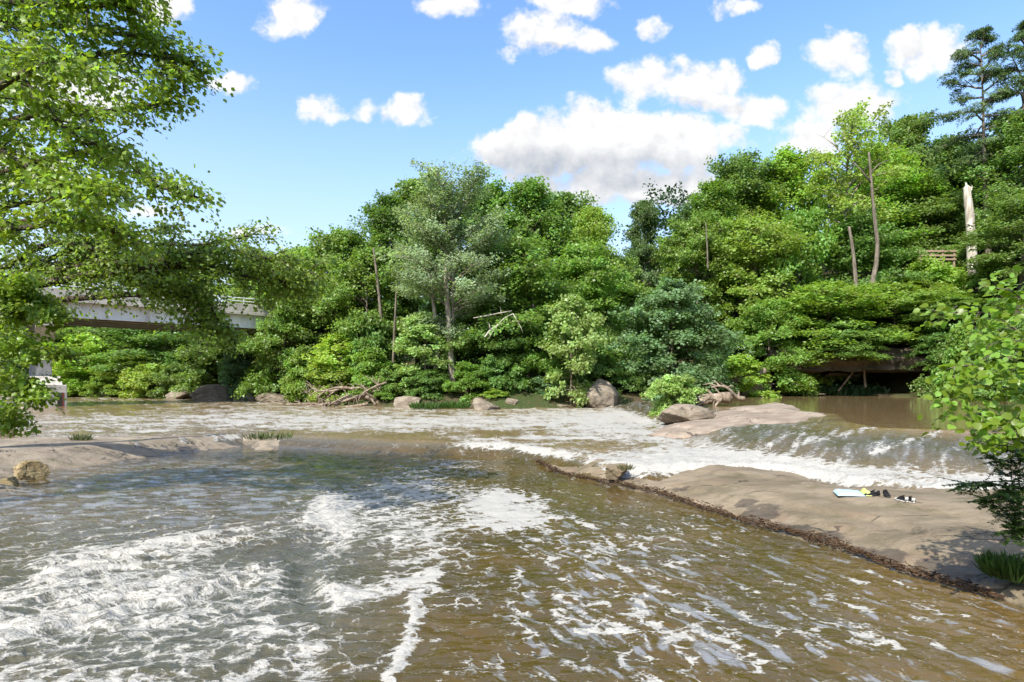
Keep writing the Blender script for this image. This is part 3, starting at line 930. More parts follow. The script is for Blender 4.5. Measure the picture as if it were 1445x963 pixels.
def gen_tree(seed, H, R, base, nprim, nsec, nleaf, ls, prof='round', elo=5, ehi=65, droop=.25, flat=.14, tr=.022, spray=1.0, skip=.0, sides=7, lean=.03, shape='far',
             forks=1, aspect=1.0, bare_top=0.0, kind_plate=False):
    rng = np.random.RandomState(seed)
    pr = random.Random(seed)
    mb = MB()
    C, O, S_ = [], [], []
    pf = PROF[prof]
    stems = []
    for s in range(forks):
        a = rng.rand() * 6.28
        pts = []
        off = np.zeros(2)
        dirv = (rng.randn(2) * lean + (np.array([math.cos(a + s * 6.28 / forks), math.sin(a + s * 6.28 / forks)]) * (.10 if forks > 1 else 0)))
        hs = H * (.95 if forks == 1 else rng.uniform(.75, .97))
        for k in range(11):
            pts.append(np.array([off[0], off[1], hs * k / 10]))
            off = off + (dirv + rng.randn(2) * lean * .7) * H / 10
            dirv = dirv * .86
        pts = np.array(pts)
        rad = [H * tr * (1 - .93 * (k / 10) ** .9) * (1.35 if k == 0 else 1) / (forks ** .4) for k in range(11)]
        mb.tube(pts, rad, sides, True, .12, pr)
        stems.append((pts, rad))
    for i in range(nprim):
        pts, rad = stems[i % forks]
        hn = ((i + .5) / nprim) ** .92
        f = base + (1 - base) * hn * .98
        k = min(f * 10, 9.99)
        k0 = int(k)
        st = pts[k0] * (1 - (k - k0)) + pts[k0 + 1] * (k - k0)
        az = i * 2.4 + rng.randn() * .35
        L = R * float(pf(hn)) * rng.uniform(.62, 1.18)
        el = math.radians(elo + (ehi - elo) * hn + rng.randn() * 9)
        dr = np.array([math.cos(az) * math.cos(el), math.sin(az) * math.cos(el), math.sin(el)])
        p = st.copy()
        bp = [p.copy()]
        ns = 6
        for s in range(ns):
            p = p + dr * L / ns
            dr = unit(dr + np.array([0, 0, -droop / ns * 1.6]) + rng.randn(3) * .09)
            bp.append(p.copy())
        bp = np.array(bp)
        br = max(.35 * rad[k0] , .012 * H * .4)
        mb.tube(bp, [br * (1 - .85 * s / ns) for s in range(ns + 1)], 5, False)
        if bare_top and hn > 1 - bare_top and rng.rand() < .75:
            for j in range(3):
                f2 = rng.uniform(.4, .9)
                s0 = bp[int(f2 * ns)]
                mb.tube([s0, s0 + unit(rng.randn(3) * .5 + np.array([0, 0, 1])) * L * .4], [br * .3, br * .1], 4, False)
            if rng.rand() < .5:
                continue
        if rng.rand() > skip:
            C += [bp[-1], bp[4]]
            O += [dr, dr]
            S_ += [spray * rng.uniform(.6, 1.0), spray * rng.uniform(.6, 1.0)]
        for j in range(nsec):
            f2 = .22 + .75 * (j + rng.rand() * .6) / nsec
            q = f2 * ns
            q0 = min(int(q), ns - 1)
            s0 = bp[q0] * (1 - (q - q0)) + bp[q0 + 1] * (q - q0)
            d0 = unit(bp[q0 + 1] - bp[q0])
            sg = 1 if j % 2 else -1
            side = unit(np.cross(d0, [0, 0, 1.0])) * sg
            d2 = unit(d0 * .75 + side * rng.uniform(.5, 1.1) + np.array([0, 0, rng.uniform(-.15, .45)]))
            L2 = L * rng.uniform(.28, .52) * (1.15 - .5 * f2)
            e1 = s0 + d2 * L2 * .55
            d3 = unit(d2 + np.array([0, 0, -droop * .6]) + rng.randn(3) * .12)
            e2 = e1 + d3 * L2 * .45
            mb.tube([s0, e1, e2], [br * .38, br * .25, br * .1], 4, False)
            if rng.rand() > skip:
                C.append(e2)
                O.append(d3)
                S_.append(spray * rng.uniform(.55, 1.05))
                if L2 > 1.2 * spray:
                    C.append(e1)
                    O.append(d2)
                    S_.append(spray * rng.uniform(.5, .9))
    C, O, S_ = np.array(C), np.array(O), np.array(S_)
    P, T, N, Ls, tone = scatter(rng, C, O, S_, nleaf, ls, flat * (1.0 if kind_plate else 1.7), turn=.28 if kind_plate else .62)
    crown = leaves_mesh('crown', P, T, N, Ls, tone, shape, aspect)
    trunk = mb.data('trunk', True)
    top = float(P[:, 2].max())
    wide = float(np.percentile(np.hypot(P[:, 0], P[:, 1]), 96)) * 2
    return {'crown': crown, 'trunk': trunk, 'H': top, 'W': wide}


KIND = {
    'oak1': gen_tree(1, 17, 5.2, .14, 44, 8, 50, .25, 'round', -8, 68, .30, .20, .015, 1.0),
    'oak2': gen_tree(2, 17, 5.6, .12, 46, 8, 50, .25, 'round', -5, 72, .42, .19, .015, 1.05),
    'oak3': gen_tree(3, 18, 4.8, .16, 42, 8, 50, .25, 'tall', 0, 70, .25, .22, .014, 1.0),
    'ash1': gen_tree(4, 20, 4.8, .20, 48, 7, 50, .25, 'round', 5, 76, .22, .22, .012, 1.0),
    'ash2': gen_tree(5, 20, 5.2, .22, 46, 7, 50, .24, 'tall', 8, 78, .2, .22, .012, 1.05),
    'beech': gen_tree(6, 14, 5.0, .10, 42, 9, 46, .23, 'round', -5, 65, .35, .17, .012, 1.0, .06),
    'beech2': gen_tree(7, 14, 4.6, .12, 40, 9, 46, .23, 'round', -5, 70, .40, .16, .012, .95, .06),
    'silver': gen_tree(8, 21, 4.8, .36, 46, 8, 72, .17, 'vase', 18, 78, .30, .26, .011, .85, .05, forks=2),
    'airy': gen_tree(9, 20, 4.2, .40, 34, 6, 40, .22, 'vase', 15, 68, .18, .12, .011, .95, .12, bare_top=.3),
    'sapling': gen_tree(10, 8, 2.6, .12, 28, 6, 38, .21, 'round', 0, 66, .40, .14, .012, .62, .06),
    'willow': gen_tree(11, 10, 4.2, .06, 44, 8, 60, .20, 'dome', 5, 75, .85, .15, .016, .85),
    'bush1': gen_tree(12, 3.4, 2.3, .02, 32, 7, 42, .19, 'dome', 5, 75, .45, .20, .016, .52, forks=3),
    'bush2': gen_tree(13, 3.0, 2.6, .02, 32, 7, 42, .18, 'dome', 0, 70, .55, .16, .016, .56, forks=3),
    'bush3': gen_tree(14, 3.8, 2.1, .02, 32, 7, 42, .18, 'round', -10, 65, .40, .14, .016, .52, forks=2),
    'pine': gen_tree(15, 27, 4.6, .42, 30, 5, 130, .22, 'tall', -14, 35, .10, .10, .013, .95, .05, shape='far', aspect=.35, kind_plate=True),
}


GREEN = {'mid': (.060, .118, .020), 'deep': (.050, .100, .022), 'dark': (.032, .066, .020), 'yellow': (.082, .140, .024), 'pale': (.105, .170, .055),
         'silver': (.092, .162, .096), 'blue': (.045, .095, .040), 'bright': (.080, .150, .022), 'lime': (.095, .170, .026)}
NOUN = {'oak1': 'tree', 'pine': 'pine_tree', 'sapling': 'sapling', 'bush1': 'bush', 'bush2': 'bush', 'bush3': 'bush', 'willow': 'willow_tree', 'silver': 'cottonwood_tree'}
_seen = {}
trng = random.Random(5)


OVER = {}


def plant(kind, x, top, Y, w, green, label, group=None, base=None, bark=None, rz=None, leafmat=None):
    """a plant whose trunk stands on the ground at depth Y under pixel column x and whose crown reaches pixel row top"""
    K = KIND[kind]
    X = (x - CX) / F * Y
    z = gz(X, Y) - .08
    if base is not None:
        z = CH + (HZ - base) / F * Y
    ztop = CH + (HZ - top) / F * Y
    sz = max((ztop - z) / K['H'], .12)
    sx = (w * 1.18 / F * Y) / K['W']
    name = NOUN.get(kind, 'tree')
    cat = name.replace('_', ' ')
    r = thing(name, label, cat, (X, Y, z), trng.random() * 6.28 if rz is None else rz, group)
    r.scale = (sx, sx, sz)
    bk = bark or (BARK if kind not in ('silver', 'airy') else BARK_PALE)
    tr, cr = K['trunk'], K['crown']
    if kind not in _seen:
        _seen[kind] = True
        tr.materials.append(bk)
        cr.materials.append(NEEDLE if kind == 'pine' else LEAF)
    t_ = obj('trunk', tr, None, r)
    if bk is not tr.materials[0]:
        t_.material_slots[0].link = 'OBJECT'
        t_.material_slots[0].material = bk
    c_ = obj('crown', cr, None, r)
    g = GREEN[green]
    j = trng.uniform(.88, 1.14)
    c_.color = (g[0] * j * 3.0 * trng.uniform(.9, 1.1), g[1] * j * 2.4, g[2] * j * 2.4, 1)
    return r


# the far woods as one mass behind everything that can be told apart
wr = np.random.RandomState(900)
nC = 2300
cxs = wr.uniform(-95, 90, nC)
cys = 84 + wr.rand(nC) * 26 + np.abs(cxs) * .02
gzv = ground_height(cxs, cys)
hmax = 9.5 + 3.5 * fbm2(cxs * .08, cxs * 0 + 3, 17, 3) * 2 + np.where(cxs > 20, 4, 0)
czs = gzv + hmax * wr.rand(nC) ** .8
C = np.stack([cxs, cys, czs], 1)
P, T, N, Ls, tone = scatter(wr, C, wr.randn(nC, 3) * np.array([1, 1, .2]) + np.array([0, -.8, 0]), np.full(nC, 2.1), 34, .50, .22)
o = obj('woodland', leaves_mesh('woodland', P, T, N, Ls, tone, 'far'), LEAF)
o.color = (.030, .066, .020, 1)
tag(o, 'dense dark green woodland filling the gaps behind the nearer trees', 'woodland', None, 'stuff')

# ---- trees, back to front
TREES = [
    # kind, x, top, Y, width, green, label
    ('oak3', 120, 330, 90, 130, 'deep', 'distant green tree rising behind the bridge near its pier'),
    ('oak1', 265, 345, 92, 150, 'mid', 'distant round tree behind the middle of the bridge'),
    ('oak2', 372, 352, 80, 120, 'mid', 'green tree behind the far end of the bridge'),
    ('ash1', 430, 345, 72, 90, 'yellow', 'slim yellowish green tree just right of the bridge end'),
    ('oak1', 478, 318, 62, 120, 'mid', 'broad tree with loose rounded top above the driftwood'),
    ('ash2', 545, 270, 64, 110, 'deep', 'dark green tall tree left of the silvery cottonwood'),
    ('oak3', 590, 250, 70, 110, 'deep', 'dark tree peeping out behind the silvery cottonwood'),
    ('oak2', 690, 258, 66, 130, 'mid', 'green tree just behind the right side of the silvery cottonwood'),
    ('ash1', 752, 248, 62, 110, 'mid', 'tallest tree of the clump right of the silvery cottonwood'),
    ('oak1', 800, 262, 66, 115, 'deep', 'dark topped tree between the tallest one and the pointed yellowish tree'),
    ('ash2', 838, 285, 60, 95, 'yellow', 'yellowish green tree with pointed top at the right end of the middle clump'),
    ('oak2', 872, 360, 64, 90, 'mid', 'lower green tree in the dip between the two wooded slopes'),
    ('oak3', 910, 280, 82, 62, 'dark', 'dark solitary round topped tree in the dip of the skyline'),
    ('ash1', 968, 288, 74, 60, 'dark', 'dark narrow tree at the left foot of the wooded hill'),
    ('ash2', 1005, 252, 70, 105, 'mid', 'soft mid green tree at the left shoulder of the hill'),
    ('oak1', 1052, 214, 76, 110, 'deep', 'tree with dark pointed crest high on the hill shoulder'),
    ('ash1', 1105, 208, 74, 105, 'bright', 'bright green tree left of the bare topped tree'),
    ('airy', 1185, 148, 70, 150, 'yellow', 'tall airy tree with bare branches sticking out above the hill'),
    ('oak2', 1275, 160, 84, 110, 'deep', 'dark round crowned tree right of the bare topped tree'),
    ('ash2', 1240, 200, 78, 120, 'bright', 'leafy green tree behind the crooked pale trunk'),
    ('oak3', 1335, 190, 82, 110, 'dark', 'dark tree behind the dead white trunk'),
    ('pine', 1398, 36, 68, 95, 'dark', 'tall thin pine with sparse ragged tiers, left of two'),
    ('pine', 1446, 34, 70, 95, 'dark', 'tall thin pine with sparse ragged tiers, right of two'),
    ('oak1', 1400, 200, 80, 120, 'dark', 'shaded dark tree under the two pines'),
    ('ash2', 1450, 150, 66, 130, 'deep', 'dark green tree at the picture edge under the right pine'),
    ('oak2', 1440, 270, 58, 130, 'deep', 'deep green tree at the picture edge, right of the dead trunk'),
    ('beech', 1305, 250, 76, 120, 'deep', 'layered tree over the wooden fence on the hill'),
    ('silver', 638, 243, 50, 150, 'silver', 'silvery cottonwood with two pale slender trunks by the water'),
    ('beech2', 520, 345, 56, 110, 'mid', 'layered green tree left of the cottonwood trunks'),
    ('beech', 455, 400, 60, 120, 'deep', 'dark layered tree behind the driftwood pile'),
    ('beech', 735, 330, 52, 150, 'mid', 'full layered tree right of the cottonwood trunks'),
    ('oak2', 700, 420, 50, 110, 'deep', 'deep green low tree around the dead bare limb'),
    ('beech2', 820, 345, 58, 120, 'mid', 'layered tree behind the pale yellow sapling'),
    ('beech', 890, 400, 62, 110, 'deep', 'dark layered tree between the pale sapling and the drooping willow'),
    ('beech2', 985, 305, 66, 100, 'mid', 'soft layered tree behind the drooping willow'),
    ('beech', 1060, 300, 64, 130, 'yellow', 'yellow green layered tree on the lower hill, paler than its neighbours'),
    ('beech2', 1130, 290, 64, 110, 'mid', 'layered tree in the middle of the hill left of the crooked trunk'),
    ('beech', 1215, 300, 68, 120, 'deep', 'shaded layered tree around the foot of the crooked pale trunk'),
    ('willow', 948, 395, 51, 140, 'blue', 'drooping blue green willow leaning over the water'),
    ('beech', 1165, 395, 60, 150, 'bright', 'bright layered tree overhanging the left side of the recess', None, 515),
    ('beech2', 1090, 420, 58, 100, 'mid', 'green tree between the willow and the bright layered tree'),
    ('beech2', 1260, 400, 61, 130, 'mid', 'low layered tree hanging over the dark recess', None, 500),
    ('beech', 1350, 420, 56, 110, 'deep', 'shaded tree above the right end of the recess'),
    ('beech2', 398, 378, 59.4, 96, 'mid', 'green tree standing at the water before the right end of the bridge'),
    ('sapling', 806, 415, 46, 86, 'pale', 'pale yellow green sapling standing by the largest boulder'),
    ('sapling', 1045, 500, 55, 80, 'bright', 'bright small tree over the bent branch by the pool'),
    ('sapling', 600, 440, 49, 90, 'pale', 'pale leaning sapling at the left foot of the cottonwood'),
    ('sapling', 480, 470, 54, 84, 'lime', 'lime green sapling directly above the driftwood pile'),
    ('sapling', 390, 420, 62, 80, 'pale', 'pale sapling just below the right end of the bridge'),
    ('beech2', 330, 430, 70, 110, 'deep', 'dark tree below the far end of the bridge'),
    ('beech', 235, 440, 80, 130, 'deep', 'dark layered tree in the shade under the bridge'),
    ('oak2', 110, 430, 86, 120, 'mid', 'green tree seen under the bridge beside the pier'),
    ('sapling', 118, 470, 80, 80, 'lime', 'lime green small tree right of the bridge pier'),
    ('sapling', 190, 500, 77, 90, 'yellow', 'yellowish small tree on the far shore under the bridge'),
]
for a in TREES:
    plant(*a)

BUSHES = [
    ('bush1', 110, 520, 79, 56, 'bright', 'bright bush on the far shore right beside the bridge pier'),
    ('bush2', 150, 528, 78, 50, 'mid', 'green bush above the long pale stone on the far shore'),
    ('bush3', 205, 512, 74, 64, 'yellow', 'yellowish bush by the shore under the bridge middle'),
    ('bush2', 250, 510, 72, 60, 'deep', 'dark bush above the sloping pale stone below the bridge'),
    ('bush1', 300, 495, 69, 70, 'deep', 'dark bush above the squarest stone block below the bridge'),
    ('bush3', 350, 490, 65, 66, 'blue', 'bluish bush above the brown stone below the bridge end'),
    ('bush1', 395, 500, 62, 60, 'deep', 'dark bush above the left end of the driftwood'),
    ('bush2', 432, 490, 57, 66, 'mid', 'green bush behind the left part of the driftwood'),
    ('bush3', 478, 505, 53, 64, 'yellow', 'yellow green bush behind the middle of the driftwood'),
    ('bush1', 528, 490, 51, 70, 'mid', 'green bush behind the right end of the driftwood'),
    ('bush2', 565, 520, 49, 60, 'deep', 'dark bush over the flat pale boulder by the driftwood'),
    ('bush3', 608, 520, 47.5, 54, 'deep', 'dark bush left of the foot of the cottonwood trunks'),
    ('bush1', 660, 510, 47, 60, 'mid', 'green bush right of the foot of the cottonwood trunks'),
    ('bush2', 705, 500, 47, 64, 'deep', 'dark bush above the low pale boulder and the pointed grey stone'),
    ('bush3', 745, 495, 48, 64, 'mid', 'green bush below the full layered tree'),
    ('bush1', 840, 495, 50, 66, 'deep', 'dark bush behind the largest pale boulder'),
    ('bush2', 890, 515, 50, 54, 'deep', 'dark bush at the left foot of the drooping willow'),
    ('bush3', 760, 530, 47.5, 44, 'blue', 'low bluish bush behind the flat stone shelf'),
    ('bush1', 1010, 505, 57, 54, 'deep', 'dark bush at the right foot of the drooping willow'),
    ('bush2', 1070, 546, 58, 34, 'bright', 'bright low bush at the waterline by the bent branch'),
    ('willow', 1192, 452, 57.0, 84, 'deep', 'drooping dark growth hanging from the left part of the overhanging ledge', None, 508),
    ('willow', 1330, 455, 56.0, 70, 'deep', 'drooping dark growth hanging from the right part of the overhanging ledge', None, 512),
    ('bush3', 1152, 525, 60.5, 26, 'bright', 'bright little bush lit up before the dark recess'),
    ('bush1', 1110, 490, 62, 70, 'deep', 'dark bush left of the dark recess'),
    ('bush2', 1195, 455, 66, 80, 'mid', 'green bush on top of the overhanging ledge, left part'),
    ('bush1', 1262, 450, 66, 90, 'deep', 'dark bush on top of the overhanging ledge, middle part'),
    ('bush3', 1325, 450, 62, 80, 'mid', 'green bush on top of the overhanging ledge, right part'),
    ('bush1', 1362, 455, 50, 70, 'mid', 'leafy bush between the recess and the bright foreground sapling'),
    ('bush2', 1350, 480, 54, 76, 'deep', 'dark bush right of the recess at the pool edge'),
    ('bush1', 1385, 470, 47, 80, 'mid', 'green leafy bush by the pool behind the bright foreground sapling'),
    ('bush3', 1430, 440, 45, 90, 'deep', 'dark bush at the picture edge behind the bright foreground sapling'),
    ('bush2', 1400, 520, 44, 76, 'deep', 'low dark bush touching the pool behind the foreground sapling'),
    ('bush1', 1385, 372, 70, 90, 'mid', 'green bush at the foot of the dead white trunk'),
    ('bush2', 1312, 362, 68, 80, 'bright', 'bright bush below the wooden fence on the hill'),
    ('bush3', 1265, 385, 69, 80, 'mid', 'green bush right of the crooked pale trunk'),
    ('bush1', 1440, 360, 62, 90, 'deep', 'dark bush at the picture edge below the pines'),
    ('bush2', 1340, 415, 64, 90, 'mid', 'leafy bush on the slope under the dead white trunk'),
    ('bush2', 700, 548, 46, 36, 'bright', 'small bright bush behind the pointed grey stone'),
    ('bush1', 545, 545, 48.5, 36, 'mid', 'small green bush growing out of the driftwood end'),
    ('bush3', 530, 440, 54, 70, 'deep', 'tall dark shrub between the driftwood and the cottonwood'),
    ('bush3', 655, 440, 53, 70, 'deep', 'tall dark shrub between the cottonwood and the dead bare limb'),
    ('bush1', 770, 455, 54, 80, 'deep', 'tall dark shrub left of the pale yellow sapling'),
    ('bush2', 850, 450, 57, 80, 'deep', 'tall dark shrub right of the pale yellow sapling'),
]
for a in BUSHES:
    plant(*a)
# leafy boughs of the fallen tree at the head of the pool
plant('bush3', 950, 528, 33, 62, 'pale', 'pale leafy bush hanging over the fallen logs beside the pink slab', base=580)

# ---- trunks that stand out
def polytrunk(name, label, cat, pts, rad, mat, sides=10, group=None, twigs=()):
    p0 = Vector(pts[0])
    r = thing(name, label, cat, p0, 0, group)
    mb = MB()
    mb.tube([Vector(p) - p0 for p in pts], rad, sides, True, .14, trng)
    obj('trunk', mb.data('trunk', True), mat, r)
    for tw, tr_ in twigs:
        mb = MB()
        mb.tube([Vector(p) - p0 for p in tw], tr_, 5, True, .2, trng)
        obj('branch', mb.data('branch', True), mat, r)
    return r


def pxpts(l, Y):
    return [atY(a, b, Y) for a, b in l]


def smooth_pts(pts, n=5):
    P_ = [Vector(p) for p in pts]
    out_ = []
    for i in range(len(P_) - 1):
        a, b, c, d = P_[max(i - 1, 0)], P_[i], P_[i + 1], P_[min(i + 2, len(P_) - 1)]
        for k in range(n):
            s = k / n
            out_.append(.5 * ((2 * b) + (c - a) * s + (2 * a - 5 * b + 4 * c - d) * s * s + (3 * b - a - 3 * c + d) * s ** 3))
    return out_ + [P_[-1]]


def taper(n, a, b):
    return [a + (b - a) * i / (n - 1) for i in range(n)]


sp = smooth_pts(pxpts([(1373, 392), (1371, 350), (1369, 310), (1366, 285), (1364, 262)], 66))
r = polytrunk('dead_tree', 'dead white barkless trunk with splintered top on the hill', 'dead tree', sp, [.50 - .14 * i / (len(sp) - 1) - (.25 if i == len(sp) - 1 else 0) for i in range(len(sp))], BARK_BARE, 12,
              twigs=[(pxpts([(1366, 272), (1371, 268), (1372, 262)], 65.8), [.14, .08, .03]), (pxpts([(1369, 305), (1374, 303), (1379, 303)], 65.7), [.14, .1, .07]), (pxpts([(1364, 264), (1363, 258)], 66), [.2, .05]), (pxpts([(1368, 318), (1363, 315)], 65.7), [.1, .04])])
sp = smooth_pts(pxpts([(1232, 420), (1231, 400), (1236, 375), (1238, 345), (1235, 315), (1232, 285), (1229, 250), (1226, 215)], 60))
polytrunk('dead_tree', 'crooked pale grey trunk bending up through the hill leaves', 'tree trunk', sp, taper(len(sp), .27, .09), BARK, 9,
          twigs=[(pxpts([(1228, 245), (1240, 232), (1255, 226)], 60), [.10, .07, .03]), (pxpts([(1229, 258), (1215, 240), (1203, 228)], 60), [.10, .07, .03])])
sp = smooth_pts(pxpts([(1208, 425), (1207, 390), (1203, 350), (1198, 320)], 61))
polytrunk('dead_tree', 'straight shaded grey trunk left of the crooked pale one', 'tree trunk', sp, taper(len(sp), .24, .12), BARK, 9)
cotton = [o for o in COL.objects if o.name == 'cottonwood_tree'][0]
bpy.context.view_layer.update()
for (l, Y, r0) in [([(605, 565), (618, 500), (613, 440), (605, 380), (600, 345)], 48.5, .21), ([(641, 565), (636, 500), (632, 430), (629, 385), (632, 350)], 48.0, .27)]:
    sp = smooth_pts(pxpts(l, Y))
    sp[0].z -= .6
    mb = MB()
    mb.tube(sp, taper(len(sp), r0, r0 * .45), 9, True, .16, trng)
    t_ = obj('trunk', mb.data('trunk', True), BARK_PALE, cotton)
    t_.matrix_parent_inverse = cotton.matrix_world.inverted()
for (l, Y, r0, lb) in [([(553, 560), (556, 480), (560, 400)], 52, .15, 'thin brown trunk rising between the driftwood and the cottonwood'),
                       ([(540, 505), (538, 455), (533, 400), (527, 350)], 54, .18, 'brownish trunk in the shade above the driftwood'),
                       ([(748, 570), (747, 500), (752, 430)], 50, .24, 'shaded brown trunk left of the pale yellow sapling'),
                       ([(999, 380), (998, 350), (996, 315)], 60, .09, 'short pale trunk among the leaves at the left of the hill')]:
    sp = smooth_pts(pxpts(l, Y))
    polytrunk('slender_tree', lb, 'tree trunk', sp, taper(len(sp), r0, r0 * .45), BARK_PALE if Y < 48 else BARK, 8)
sp = smooth_pts(pxpts([(675, 447), (695, 444), (720, 439)], 46))
polytrunk('dead_branch', 'bare whitish dead limb forking out of the dark leaves', 'dead branch', smooth_pts(pxpts([(684, 476), (692, 466), (703, 458), (712, 449), (724, 443)], 46)), taper(21, .065, .03), BARK_BARE, 6,
          twigs=[(pxpts([(668, 449), (690, 445), (722, 439)], 46), [.03, .06, .04]), (pxpts([(692, 466), (690, 455)], 46), [.06, .02]), (pxpts([(703, 458), (694, 470), (690, 478)], 46), [.06, .04, .02]), (pxpts([(708, 444), (706, 434)], 46), [.04, .02]), (pxpts([(724, 443), (735, 462), (738, 470)], 46), [.03, .02, .02])])

# ------------------------------------------------------------------ driftwood and fallen trees
def fallen(label, main, limbs, mat, Y, r0, name='fallen_tree'):
    p0 = atY(*main[0], Y)
    r = thing(name, label, 'fallen tree', p0)
    sp = smooth_pts([atY(a, b, Y) for a, b in main])
    mb = MB()
    mb.tube([p - p0 for p in sp], taper(len(sp), r0, r0 * .55), 9, True, .25, trng)
    obj('trunk', mb.data('trunk', True), mat, r)
    for l in limbs:
        Yb = Y + trng.uniform(-1.1, .8)
        sp = smooth_pts([atY(a + trng.uniform(-1.5, 1.5), b, Yb) + Vector((0, trng.uniform(-.3, .3), 0)) for a, b in l], 4)
        ra = r0 * trng.uniform(.3, .55)
        mb = MB()
        mb.tube([p - p0 for p in sp], taper(len(sp), ra, ra * .3), 6, True, .2, trng)
        for k in range(5):
            i = trng.randrange(2, len(sp) - 1)
            e = sp[i] + Vector((trng.uniform(-1.1, .3), trng.uniform(-.4, .4), trng.uniform(-.1, .9)))
            mb.tube([sp[i] - p0, (sp[i] + e) / 2 - p0 + Vector((0, 0, .1)), e - p0], [ra * .45, ra * .3, ra * .12], 5, False)
        obj('branch', mb.data('branch', True), mat, r)
    return r


fallen('bleached fallen tree of tangled bare branches on the far shore', [(536, 571), (520, 560), (500, 562), (475, 568), (455, 572)],
       [[(530, 566), (505, 560), (480, 566), (450, 572), (420, 571), (398, 566)], [(538, 562), (520, 548), (500, 548), (478, 550), (462, 562), (450, 570)], [(500, 549), (478, 547), (460, 551), (446, 562)],
        [(516, 556), (500, 562), (470, 570), (435, 573)], [(545, 540), (528, 546), (514, 556), (505, 568)], [(478, 549), (468, 552), (448, 552), (438, 560)], [(530, 572), (520, 556), (509, 541)],
        [(495, 558), (482, 562), (462, 573)], [(520, 570), (500, 573), (470, 575)], [(448, 551), (440, 549), (434, 556)], [(460, 572), (430, 570), (405, 571), (390, 568)], [(542, 550), (536, 556), (524, 568)],
        [(540, 572), (543, 560), (538, 545)]], DRIFT, 48.5, .26)
fallen('broken grey stump and logs jammed at the head of the pink slab', [(1030, 561), (1012, 562), (992, 567), (978, 571)],
       [[(1052, 563), (1040, 560), (1028, 548), (1016, 545), (1004, 547)], [(1032, 562), (1015, 558), (995, 558), (982, 564)], [(1020, 562), (1010, 572), (1005, 579)], [(1000, 560), (990, 570), (978, 574)]], DRIFT, 34, .34)
fallen('bent bare branch arching out over the pool from the bank', [(1080, 522), (1072, 528), (1060, 534), (1045, 536), (1030, 538), (1018, 534), (1012, 526)],
       [[(1045, 536), (1034, 542), (1030, 548)], [(1030, 538), (1020, 530), (1010, 522)]], DRIFT, 55, .26, 'fallen_branch')
fallen('thin dead stick slanting down the bank before the recess', [(1213, 512), (1200, 530), (1183, 552)], [[(1213, 512), (1216, 500), (1214, 492)]], DRIFT, 58.5, .12, 'fallen_branch')
fallen('thin upright dead stem in front of the dark recess', [(1221, 547), (1220, 525), (1219, 495)], [], DRIFT, 58.3, .12, 'fallen_branch')
fallen('long pale drift log lying along the far edge of the pool', [(1096, 558), (1120, 557), (1165, 556.5)], [], DRIFT, 58.5, .12, 'drift_log')

# flood debris caught along the slab edge
dr_ = random.Random(77)
mb = MB()
acc = [0]
for i in range(len(EDGE_W) - 1):
    acc.append(acc[-1] + math.dist(EDGE_W[i], EDGE_W[i + 1]))
for k in range(3400):
    s = acc[-1] * (dr_.random() ** .8 * .93 + .05)
    i = max(j for j in range(len(acc)) if acc[j] <= s)
    i = min(i, len(EDGE_W) - 2)
    f = (s - acc[i]) / (acc[i + 1] - acc[i])
    ex, ey = EDGE_W[i][0] * (1 - f) + EDGE_W[i + 1][0] * f, EDGE_W[i][1] * (1 - f) + EDGE_W[i + 1][1] * f
    wid = (.026 + .034 * math.sin(s * 2.1) ** 2 + .014 * math.sin(s * 5.3)) * (1.0 if s < acc[-1] * .8 else .8)
    ox = .06 + .05 * math.sin(s * 1.3) + dr_.gauss(0, wid)
    dxn, dyn = (EDGE_W[i + 1][0] - EDGE_W[i][0]), (EDGE_W[i + 1][1] - EDGE_W[i][1])
    ln = math.hypot(dxn, dyn)
    nx_, ny_ = -dyn / ln, dxn / ln
    z = .02 + .42 * max(ox, 0) + dr_.random() * .06
    p = Vector((ex + nx_ * ox, ey + ny_ * ox, z))
    ang = math.atan2(dyn, dxn) + dr_.gauss(0, .7)
    le = dr_.uniform(.02, .085)
    d = Vector((math.cos(ang), math.sin(ang), dr_.gauss(0, .25))) * le
    mb.tube([p - d * .5, p + d * .5], dr_.uniform(.004, .010), 3, False)
tw_m = plain_mat('flood_debris', (0.105, 0.065, 0.038), 0.95, 0.5, 9, 0.1)
tag(obj('flood_debris', mb, tw_m), 'brown line of twigs and bark caught along the slab edge', 'debris', None, 'stuff')

# ------------------------------------------------------------------ bridge
u = Vector((.733, .680, 0))
nb = Vector((-.680, .733, 0))         # across the deck, away from the camera
up = Vector((0, 0, 1))
A = Vector((-34.6, 49.6, 0))
ZB = 7.75
br_ = thing('road_bridge', 'pale steel and concrete road bridge crossing the river behind the leaves', 'bridge', A)


def bbox(s0, s1, t0, t1, z0, z1):
    m = MB()
    m.box(u * ((s0 + s1) / 2) + nb * ((t0 + t1) / 2) + up * ((z0 + z1) / 2), u * ((s1 - s0) / 2), nb * ((t1 - t0) / 2), up * ((z1 - z0) / 2))
    return m


def bpart(name, m, mat, parent=br_, bev=0.0):
    o = obj(name, m, mat, parent)
    if bev:
        bevel(o, bev)
    return o


